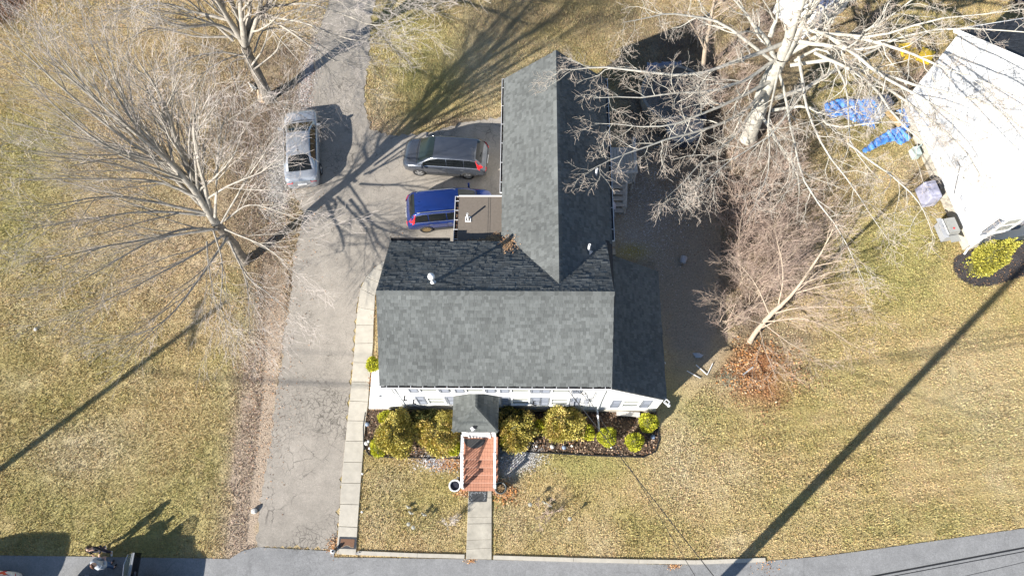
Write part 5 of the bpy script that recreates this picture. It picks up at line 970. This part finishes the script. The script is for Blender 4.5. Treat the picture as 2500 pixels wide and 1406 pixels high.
# round pool with sagging cover
q = P(1648, 222, 1.0); pl = tag(empty('round_pool', (q.x, q.y, 0)), 'round above ground pool with a sagging dark cover, half hidden under the pale tree', 'pool'); b = MB(); b.lathe((0, 0, 0), [(1.75, 0), (1.75, .85)], 36); b.build('pool_wall', mat('pool_wall', (.2, .185, .16), .6), pl, smooth=True)
b = MB(); b.lathe((0, 0, 0), [(1.70, .84), (1.84, .85), (1.84, .89), (1.68, .89), (1.68, .8)], 36); b.build('pool_rim', mat('pool_rim', (.2, .185, .16), .6), pl)
b = MB(); b.lathe((0, 0, 0), [(1.68, .85), (1.5, .7), (1.2, .62), (.6, .55), (0, .5)], 36); b.build('pool_cover', mat('pool_cover', (.05, .043, .036), .9, col2=(.16, .145, .13), scale=1.6), pl, smooth=True)
def cloth(poly, z, amp, m, name, label, cat, seed, res=.07, over=None, fold=(6, 2)):
    """crumpled sheet inside a ground outline"""
    r = np.random.default_rng(seed); xs = [p[0] for p in poly]; ys = [p[1] for p in poly]; gx_ = np.arange(min(xs), max(xs)+res, res); gy_ = np.arange(min(ys), max(ys)+res, res); X_, Y_ = np.meshgrid(gx_, gy_); ins = inpoly(X_, Y_, poly)
    Z_ = z+amp*(fbm(X_*fold[0], Y_*fold[1], .8, seed, 3)+.5*np.abs(np.sin(X_*7+Y_*3+4*fbm(X_, Y_, 1.2, seed))))
    if over: Z_ = Z_+over(X_, Y_)
    ny_, nx_ = X_.shape; idx = np.arange(ny_*nx_).reshape(ny_, nx_); f = [(idx[j, i], idx[j, i+1], idx[j+1, i+1], idx[j+1, i]) for j in range(ny_-1) for i in range(nx_-1) if ins[j, i] and ins[j, i+1] and ins[j+1, i] and ins[j+1, i+1]]
    used = sorted({int(k) for q_ in f for k in q_}); mp = {k: i for i, k in enumerate(used)}; V_ = np.c_[X_.ravel(), Y_.ravel(), Z_.ravel()][used]; o = meshobj(name, V_, [tuple(mp[int(k)] for k in q_) for q_ in f], m, None, True); md = o.modifiers.new('t', 'SOLIDIFY'); md.thickness = .012; return tag(o, label, cat)
blue = mat('blue_tarp', (.07, .22, .62), .45, var=.3, scale=3, col2=(.09, .27, .66)); gwh = mat('grey_white_sheet', (.55, .57, .60), .6, var=.2, scale=4); lil = mat('lilac_grey_cover', (.30, .30, .38), .7, var=.08, scale=3); drk = mat('dark_sheeting', (.03, .035, .05), .6, col2=(.10, .11, .14), scale=2.5); tanc = mat('grey_tan_cover', (.27, .255, .24), .75, var=.2, scale=3)
WW = lambda pts: W(*pts)
cloth(WW([(2004, 262), (2036, 248), (2078, 250), (2120, 244), (2140, 262), (2126, 292), (2132, 324), (2085, 308), (2050, 292), (2012, 294)]), .05, .26, blue, 'blue_tarp', 'crumpled bright blue tarp lying farthest from the neighbour house', 'tarp', 3)
cloth(WW([(2095, 245), (2135, 238), (2165, 255), (2160, 285), (2140, 305), (2122, 312), (2112, 285), (2115, 262)]), .08, .18, gwh, 'pale_sheet', 'grey white plastic sheet overlapping the end of the blue tarp', 'sheet', 4)
cloth(WW([(2178, 275), (2215, 272), (2218, 310), (2208, 330), (2222, 345), (2195, 362), (2178, 352), (2150, 362), (2105, 384), (2098, 372), (2130, 345), (2165, 322), (2192, 312), (2195, 295)]), .05, .28, blue, 'blue_tarp', 'crumpled blue tarp bunched against the neighbour house wall', 'tarp', 5)
cloth(WW([(2130, 240), (2168, 235), (2180, 262), (2160, 282), (2145, 262)]), .10, .2, drk, 'dark_sheet', 'black plastic sheeting heaped beside the grey white sheet', 'sheet', 6)
b = MB(); p0, p1 = P(2165, 272, .35), P(2198, 308, .3); b.bar(p0, p1, .32, .03); thing1('wooden_board', 'tan board leaning across the two blue tarps', 'board', b, mat('tan_board', (.50, .33, .13), .7, var=.1))
yel = mat('yellow_plastic', (.62, .42, .03), .5, var=.12, scale=5)
for (px, py, s_, rz_, lab) in ((2219, 122, .85, .2, 'larger square yellow crate lid lying in the brush near the white wall'), (2262, 134, .72, -.5, 'smaller tilted yellow crate lid touching the white wall edge')):
    q = P(px, py, .3); b = MB(); b.box((q.x, q.y, .17), (s_, s_, .34), rz_, top=.94); b.box((q.x, q.y, .355), (s_*1.02, s_*1.02, .03), rz_)
    for k in (-1, 0, 1): b.box((q.x+k*.22*math.cos(rz_), q.y+k*.22*math.sin(rz_), .375), (.05, s_*.85, .015), rz_)
    thing1('yellow_crate', lab, 'crate', b, yel)
q = P(2186, 137, .1); b = MB(); b.lathe((q.x, q.y, 0), [(0, .1), (.38, .12), (.42, .3), (.46, .3), (.46, 0)], 20); thing1('round_planter', 'low round brown planter left of the yellow crates', 'planter', b, mat('brown_planter', (.20, .15, .08), .9, var=.3))
# covered heap in the shade
cloth(WW([(1622, 305), (1690, 300), (1712, 318), (1708, 350), (1680, 372), (1638, 368), (1618, 345)]), .75, .12, tanc, 'covered_furniture', 'grey tan cover draped over garden furniture in the shaded back yard', 'cover', 8, over=lambda X_, Y_: -.0*X_)
b = MB(); q = P(1664, 340); b.box((q.x, q.y, .38), (1.7, 1.1, .74)); thing1('garden_table', 'garden table under the grey tan cover in the back yard', 'table', b, drk)
cloth(WW([(1600, 300), (1650, 285), (1720, 285), (1725, 305), (1660, 318), (1618, 330)]), .2, .25, drk, 'dark_tarp', 'dark tarp heaped behind the grey tan cover', 'tarp', 9)
cloth(WW([(1575, 165), (1660, 160), (1670, 188), (1600, 200), (1572, 190)]), .25, .2, mat('blue_grey_tarp', (.16, .18, .24), .6, var=.2), 'blue_grey_tarp', 'blue grey tarp over a flat heap above the round pool', 'tarp', 10)
# bucket, rods and bits on the shaded lawn
bk = tag(empty('bucket', P(1664, 638)), 'small grey bucket lying on its side on the shaded lawn', 'bucket'); b = MB(); R_ = Matrix.Rotation(math.pi/2, 3, 'X') @ Matrix.Rotation(.0, 3, 'Z'); R_ = Matrix.Rotation(-.35, 3, 'Z') @ R_
b.lathe((0, -.15, .16), [(0, 0), (.15, 0), (.18, .34), (.165, .34), (.14, .03)], 16, R=Matrix.Rotation(-.35, 3, 'Z') @ Matrix.Rotation(-math.pi/2, 3, 'X')); b.build('pail', mat('grey_pail', (.3, .31, .34), .5), bk, smooth=True)
for (a1, b1, lab) in (((1677, 905), (1710, 923), 'left one of three white rods on the shaded lawn'), ((1699, 890), (1727, 915), 'middle one of three white rods, forming the left arm of a V'), ((1727, 914), (1740, 887), 'right one of three white rods, forming the right arm of a V')):
    b = MB(); b.tube([P(*a1, .05), P(*b1, .05)], .022, 6); thing1('white_rod', lab, 'rod', b, trimw, 'white rods on the lawn')
b = MB(); b.tube([P(1618, 874, .05), P(1625, 888, .05)], .02, 6); thing1('white_stick', 'short white stick lying beside the lean-to roof edge', 'stick', b, trimw)
cloth(WW([(1688, 862), (1704, 861), (1719, 866), (1712, 875), (1698, 876)]), .04, .06, mat('clear_plastic', (.3, .33, .37), .3), 'plastic_sheet', 'crumpled clear plastic scrap above the white rods', 'plastic', 12, res=.04)
q = P(1783, 925); b = MB(); b.lathe((q.x, q.y, 0), [(0, .012), (.42, .012), (.46, .0)], 26); thing1('well_cover', 'round mossy ground cover disc left of the orange leaves', 'cover', b, mat('mossy_cover', (.22, .20, .13), .95, var=.4, scale=9))
b = MB(); b.tube([P(1813, 915, .04), P(1838, 896, .08)], .04, 6); thing1('log', 'short weathered stick lying in the orange leaf patch', 'log', b, wood)
b = MB(); q = P(88, 804); b.lathe((q.x, q.y, 0), [(.09, 0), (.10, .05), (.05, .10), (0, .11)], 7); thing1('white_stone', 'small white stone alone on the left lawn', 'stone', b, stone)
# grills by the neighbour's wall
gg = P(2316, 556, .7); ga = math.atan2(ND.y, ND.x)
gr = tag(empty('gas_grill', (gg.x, gg.y, 0), ga), 'stainless steel gas grill with side shelf and curved handle by the neighbour wall', 'grill'); b = MB(); b.box((0, 0, .42), (.95, .5, .7)); b.build('cabinet', alu, gr)
ss = mat('stainless_steel', (.33, .33, .31), .45, metal=.4, var=.1, scale=4); b = MB(); b.box((0, .02, .93), (.9, .56, .24), top=.86); b.build('lid', ss, gr); b = MB(); b.box((-.0, -.38, .80), (1.1, .24, .05)); b.build('front_shelf', alu, gr); b = MB(); b.box((.66, 0, .80), (.36, .5, .04)); b.build('side_shelf', ss, gr)
b = MB(); b.tube([(-.42, -.26, .9), (-.40, -.36, 1.0), (.40, -.36, 1.0), (.42, -.26, .9)], .022, 6); b.build('handle', trimw, gr); b = MB(); b.lathe((.2, -.0, 1.05), [(.05, 0), (.05, .02), (0, .02)], 10); b.build('thermometer', redl, gr)
for k in range(4): b = MB(); b.lathe(((-.4 if k % 2 else .4), (-.2 if k < 2 else .2), .05), [(0, -.04), (.05, -.03), (.05, .03), (0, .04)], 8); b.build('wheel', tyre, gr)
cg = P(2268, 472, .5); cv = tag(empty('covered_grill', (cg.x, cg.y, 0), ga), 'grill under a lilac grey cover beside the neighbour wall', 'grill'); b = MB(); b.box((0, 0, .5), (1.15, .72, .96), top=.86); b.box((0, .02, 1.0), (.8, .5, .16), top=.8); o = b.build('cover', lil, cv); md = o.modifiers.new('b', 'BEVEL'); md.width = .09; md.segments = 3; b = MB(); b.box((0, .0, .08), (1.0, .6, .16)); b.build('base', dark, cv); b = MB(); b.box((-.2, .42, .5), (.5, .12, .9)); b.build('side_panel', dark, cv)
q = P(2236, 372, .3); b = MB(); b.box((q.x, q.y, .26), (.55, .34, .5), ga, top=.9); b.tube([(q.x-.1, q.y, .5), (q.x+.1, q.y+.2, .8), (q.x+.25, q.y+.25, .5)], .02, 5); thing1('pale_chair', 'pale grey green folded chair against the neighbour wall', 'chair', b, mat('pale_green_plastic', (.42, .5, .47), .6))
q = P(2441, 636, .25); b = MB(); b.lathe((q.x, q.y, .28), [(0, -.19), (.12, -.15), (.19, 0), (.12, .15), (0, .19)], 16); b.lathe((q.x, q.y, 0), [(.08, 0), (.05, .12)], 8); thing1('gazing_ball', 'pale cyan gazing ball beside the golden conifer', 'ornament', b, mat('cyan_ball', (.45, .62, .64), .25), smooth=True)
# ------------------------------------------------------------------ pots, mats, lights around the path
def pot(px, py, label, m1, dirt):
    q = P(px, py, .35); r = tag(empty('flower_pot', (q.x, q.y, 0)), label, 'pot'); b = MB(); b.lathe((0, 0, 0), [(0, 0), (.17, 0), (.20, .1), (.17, .18), (.27, .40), (.28, .44), (.225, .44), (.205, .36)], 24); b.build('urn', m1, r, smooth=True); b = MB(); b.lathe((0, 0, 0), [(.21, .33), (.1, .345), (0, .34)], 16); b.build('soil', dirt, r); return r
pot(1111, 1185, 'white urn pot filled with dark soil left of the bottom step', mat('white_pot', (.62, .63, .62), .5, var=.1), mat('pot_soil', (.012, .014, .025), .9))
pot(1222, 1191, 'dark metal pot with dead brown stalks right of the bottom step', mat('dark_pot', (.07, .075, .07), .5), mat('pot_dead_soil', (.10, .075, .045), .95, var=.4, scale=20)); leaves('dead_stalks', 90, *tuple(P(1222, 1191, .4))[:2], .09, .09, z=.38, cols=[(.3, .2, .1), (.2, .13, .07)], seed=77, size=(.02, .05))
m_ = tag(empty('doormat', tuple(P(1166.5, 1212))[:2]+(.066,)), 'black patterned rubber doormat at the foot of the entrance steps', 'doormat'); b = MB(); b.box((0, 0, .008), (.80, .46, .016)); b.build('mat_base', mat('black_rubber', (.035, .038, .04), .7, var=.3, scale=20), m_)
b = MB(); r_ = random.Random(4)
for k in range(60):
    x_ = r_.choice((-1, 1))*r_.uniform(.26, .36) if k % 2 else r_.uniform(-.36, .36); y_ = r_.uniform(-.18, .18) if k % 2 else r_.uniform(.12, .2); b.box((x_, y_, .018), (r_.uniform(.02, .05), r_.uniform(.01, .03), .006), r_.uniform(0, 3))
b.build('raised_pattern', mat('pale_rubber', (.3, .32, .33), .7), m_)
q = P(848, 1325, .06); m_ = tag(empty('doormat', (q.x, q.y, .052), math.radians(-1.5)), 'brown doormat with a black border at the road end of the pavement', 'doormat'); b = MB(); b.box((0, 0, .007), (.77, .49, .014)); b.build('mat_border', mat('charcoal_mat', (.04, .043, .05), .9), m_)
b = MB(); pts = [(-.31, -.17), (-.2, -.17), (-.1, -.11), (0, -.09), (.1, -.11), (.2, -.17), (.31, -.17), (.31, .17), (-.31, .17)]; b.prism(pts, .012, .02); b.build('mat_pile', mat('brown_pile', (.16, .085, .05), .95, var=.2, scale=30), m_)
b = MB(); b.tube([(x_, y_-.012, .02) for x_, y_ in pts[:7]], .007, 4); b.build('mat_piping', mat('cream_piping', (.45, .36, .26), .8), m_)
wl = mat('white_globe', (.72, .72, .70), .4)
gl = 'small white globe lights stuck in the ground'
for px, py, lab in ((1040, 1124, 'white globe light left of the gravel by the left bed'), (1082, 1117, 'white globe light on the leaves beside the left bed edging'), (1118, 1166, 'white globe light between left pot and railing'), (1215, 1170, 'white globe light between right pot and railing'), (1224, 1117, 'white globe light in the railing shadow right of the steps'), (885, 1156, 'white globe light on the lawn beside the upper pavement'), (884, 1249, 'white globe light on the lawn beside the lower pavement'), (1310, 1089, 'white globe light at the right bed edging below the narrow shrub'), (1492, 1091, 'white globe light at the right bed edging under the cable'), (900, 1077, 'larger white globe in the curved end of the left bed'), (903, 1094, 'second larger white globe in the curved end of the left bed'), (1396, 1088, 'white globe light at the bed edging by the green weeds')):
    q = P(px, py, .12); r = tag(empty('globe_light', (q.x, q.y, 0)), lab, 'light', gl); s_ = 1.25 if 'larger' in lab else 1; b = MB(); b.lathe((0, 0, .14), [(0, -.055*s_), (.04*s_, -.04*s_), (.055*s_, 0), (.04*s_, .04*s_), (0, .055*s_)], 12); b.build('globe', wl, r, smooth=True); b = MB(); b.tube([(0, 0, -.02), (0, 0, .1)], .01, 5); b.build('stake', dark, r)
def solar(px, py, h, lab, dead=False):
    q = P(px, py); r = tag(empty('solar_light', q), lab, 'light', 'solar path lights in the front lawn'); b = MB(); b.tube([(0, 0, 0), (0, 0, h)], .014, 6); b.build('stem', alu, r)
    b = MB(); b.lathe((0, 0, h), [(.0, 0), (.04, .0), (.055, .10), (.09, .12), (.085, .15), (0, .18)], 12); b.build('lamp_head', mat('pale_lamp_head', (.32, .31, .26), .95, spec=.1) if 'pale_lamp_head' not in MATS else MATS['pale_lamp_head'], r); return r
for px, py, h, lab in ((1003, 1281, .55, 'solar light with long shadow, nearer the left end of the left lawn cluster'), (1014, 1289, .55, 'lowest solar light of the cluster in the left lawn'), (1294, 1234, .5, 'solar light standing alone at the upper left of the right lawn cluster'), (1389, 1268, .45, 'solar light beside the cut-back shrub in the right lawn')): solar(px, py, h, lab)
for px, py, lab in ((998, 1238, 'small metal bird ornament at the top of the left lawn cluster'), (1004, 1252, 'little pale bird ornament under the topmost one in the left lawn'), (1330, 1227, 'pale metal bird ornament nearest the lone solar light'), (1341, 1234, 'pale metal bird ornament just above the cut-back shrub'), (1036, 1256, 'pale metal ornament at the right of the left lawn cluster')):
    q = P(px, py); b = MB(); b.lathe((q.x, q.y, .12), [(0, -.08), (.06, -.03), (.07, .02), (.03, .08), (0, .1)], 8); b.bar((q.x-.12, q.y+.06, .12), (q.x+.12, q.y-.05, .16), .06, .015); b.tube([(q.x, q.y, 0), (q.x, q.y, .1)], .01, 4); thing1('bird_ornament', lab, 'ornament', b, mat('verdigris', (.30, .29, .24), .95, spec=.1) if 'verdigris' not in MATS else MATS['verdigris'])
q = P(815, 1346); r = tag(empty('marker_post', q), 'short white post with dark cap on the drive corner by the brown doormat', 'post'); b = MB(); b.lathe((0, 0, 0), [(.09, 0), (.085, .32), (.0, .34)], 12); b.build('post', trimw, r); b = MB(); b.lathe((.02, 0, .34), [(.05, 0), (.04, .04), (0, .05)], 10); b.build('cap', dark, r)
q = P(622, 1247); b = MB(); b.lathe((q.x, q.y, 0), [(.13, 0), (.14, .1), (.09, .2), (0, .22)], 8); thing1('grey_rock', 'grey rock at the left edge of the drive near the road', 'rock', b, stone)
q = P(873, 1350, .12); b = MB(); b.tube([(q.x+.045*math.cos(t), q.y+.045*math.sin(t), .135) for t in np.linspace(0, 6.28, 13)], .012, 5); thing1('metal_ring', 'small metal ring on the kerb end beside the pavement', 'ring', b, alu)
r_ = random.Random(5)
for k, (px, py, lab) in enumerate(((895, 1082, 'largest pale stone in the curved end of the left bed'), (897, 1036, 'blue grey stone at the left edging'), (1398, 1070, 'pale stone among the leaves under the big olive bush'), (1377, 1092, 'blue grey stone at the right bed edging, nearest the green weeds'), (1348, 1090, 'blue grey stone at the right bed edging below the big olive bush'), (1594, 1066, 'pale stone in the right end of the bed'))):
    q = P(px, py); b = MB(); b.lathe((q.x, q.y, 0), [(.10*r_.uniform(.8, 1.2), 0), (.11, .05), (.05, .1), (0, .11)], 7); thing1('bed_stone', lab, 'stone', b, stone if k % 2 == 0 else mat('blue_stone', (.2, .25, .33), .7) if 'blue_stone' not in MATS else MATS['blue_stone'])
# plank bench behind the right bed against the lean-to wall
q0, q1 = P(1505, 1008, .25), P(1562, 1012, .25); b = MB(); b.bar(q0, q1, .22, .05); b.box((q0.x+.1, q0.y, .12), (.08, .2, .24)); b.box((q1.x-.1, q1.y, .12), (.08, .2, .24)); thing1('low_bench', 'low grey plank against the wall under the right hand window', 'bench', b, wood)
# logs and branch pile at the second maple
for k, (px, py, dx, dy, lab) in enumerate(((632, 222, 3, 26, 'cut tan log left of the trunk of the rear maple'), (640, 226, 2, 24, 'second cut tan log against the trunk of the rear maple'), (612, 210, 14, 10, 'pale bleached branch heap left of the rear maple'))):
    b = MB(); b.tube([P(px, py, .12), P(px+dx, py+dy, .12)], .11 if k < 2 else .07, 8)
    if k == 2:
        for t in range(5): b.tube([P(px-6+t*3, py-8+t*4, .1+t*.04), P(px+14-t*3, py+6+t*2, .15)], .035, 6)
    thing1('log', lab, 'log', b, mat('cut_log', (.46, .34, .22), .9, var=.2) if 'cut_log' not in MATS else (bark2 if k == 2 else MATS['cut_log']))
# shed corner at the top edge
a_ = P(1996, 32, 2.3); b_ = P(2046, -2, 2.3); dsh = (b_-a_); dsh.z = 0; dsh.normalize(); nsh = Vector((-dsh.y, dsh.x, 0)); sh = tag(empty('garden_shed', (a_.x, a_.y, 0)), 'white edged corner of a garden shed roof at the top edge', 'shed')
def shp(u_, v_, z_): p = dsh*u_+nsh*v_; return Vector((p.x, p.y, z_))
b = MB(); b.add([shp(.1, .1, 0), shp(3.4, .1, 0), shp(3.4, 2.6, 0), shp(.1, 2.6, 0), shp(.1, .1, 2.2), shp(3.4, .1, 2.2), shp(3.4, 2.6, 2.2), shp(.1, 2.6, 2.2)], [(0, 1, 5, 4), (1, 2, 6, 5), (2, 3, 7, 6), (3, 0, 4, 7)]); b.build('wall', white, sh)
b = MB(); b.add([shp(0, 0, 2.3), shp(3.5, 0, 2.3), shp(3.5, 1.35, 2.9), shp(0, 1.35, 2.9), shp(3.5, 2.7, 2.3), shp(0, 2.7, 2.3)], [(0, 1, 2, 3), (3, 2, 4, 5)]); b.build('roof', mat('blue_grey_roof', (.12, .14, .22), .8), sh)
b = MB(); b.bar(shp(0, -.02, 2.29), shp(3.5, -.02, 2.29), .12, .08); b.bar(shp(-.03, 0, 2.29), shp(-.03, 1.35, 2.89), .08, .1); b.build('trim', trimw, sh)
# ------------------------------------------------------------------ utility poles and overhead wires (poles stand outside the frame, their shadows cross the lawn)
polem = mat('pole_wood', (.16, .12, .09), .9, var=.2)
def pole(x_, y_, h, label, rad=.17, arm=0):
    r = tag(empty('utility_pole', (x_, y_, 0)), label, 'pole'); b = MB(); b.tube([(0, 0, 0), (0, 0, h)], [rad*1.25, rad*.85], 14); b.build('shaft', polem, r, smooth=True)
    b = MB(); b.box((0, 0, h-1.0), (.12, 2.4, .12)); b.build('crossarm', polem, r)
    b = MB(); [b.lathe((0, s_, h-.9), [(.04, 0), (.06, .08), (.03, .18), (0, .2)], 8) for s_ in (-1.1, -.4, .4, 1.1)]; b.build('insulator', alu, r); return r
pole(5.65, -2.97, 16.5, 'thick utility pole across the road whose shadow slants over the right lawn', .19)
pole(-31.95, -2.5, 12.4, 'utility pole beyond the left edge whose shadow slants over the left lawn', .15)
def wire(a, b_, sag, label, r_=.014, n=24, grp='overhead wires'):
    a, b_ = Vector(a), Vector(b_); pts = [a+(b_-a)*t-Vector((0, 0, sag*4*t*(1-t))) for t in np.linspace(0, 1, n)]; b = MB(); b.tube(pts, r_, 5); return tag(b.build('overhead_wire', dark), label, 'wire', grp)
def ray(px, py, z): return P(px, py, z)
a_, b_ = P(2150, 1403, 9.0), P(2500, 1337, 8.9); d = b_-a_
wire(a_-d*1.35, b_+d*8, .1, 'upper thick overhead wire crossing the road at the bottom right', .03); a_, b_ = P(2180, 1406, 8.8), P(2500, 1346, 8.6); d = b_-a_; wire(a_-d*1.3, b_+d*8, .1, 'lower overhead wire close beside the thick one at the bottom right', .015)
a_, b_ = P(2390, 1398, 7.4), P(2500, 1372, 7.4); d = b_-a_; wire(a_-d*4, b_+d*12, .05, 'faint thin wire lowest at the bottom right', .009)
a_ = Vector((1.75, 7.0, 4.25)); b_ = P(1746, 1409, 7.4); d = b_-a_; wire(a_, a_+d*1.6, .05, 'pale service cable from the front wall down across the bed and lawn', .017)
a_ = Vector((2.45, 7.0, 4.0)); b_ = P(1700, 1409, 7.0); d = b_-a_; wire(a_, a_+d*1.6, .05, 'thin second service cable right beside the pale one at the wall', .011)
for k, (h, y_) in enumerate(((9.4, -4.9), (9.6, -4.1), (10.8, -3.2))): wire((-31.95, -2.5, h), (5.65, -2.97, h+1.2), .9+k*.1, ('lowest', 'middle', 'highest')[k]+' of the wires strung between the two poles along the road', .026 if k == 0 else .016)
for k, h in enumerate((10.6, 11.4)): wire((5.65, -2.97, h), (60, 8, h), .8, ('lower', 'upper')[k]+' wire running on from the thick pole to the right', .02)

print('TRIS', sum(len(o.data.loops)-2*len(o.data.polygons) for o in C.objects if o.type == 'MESH'))
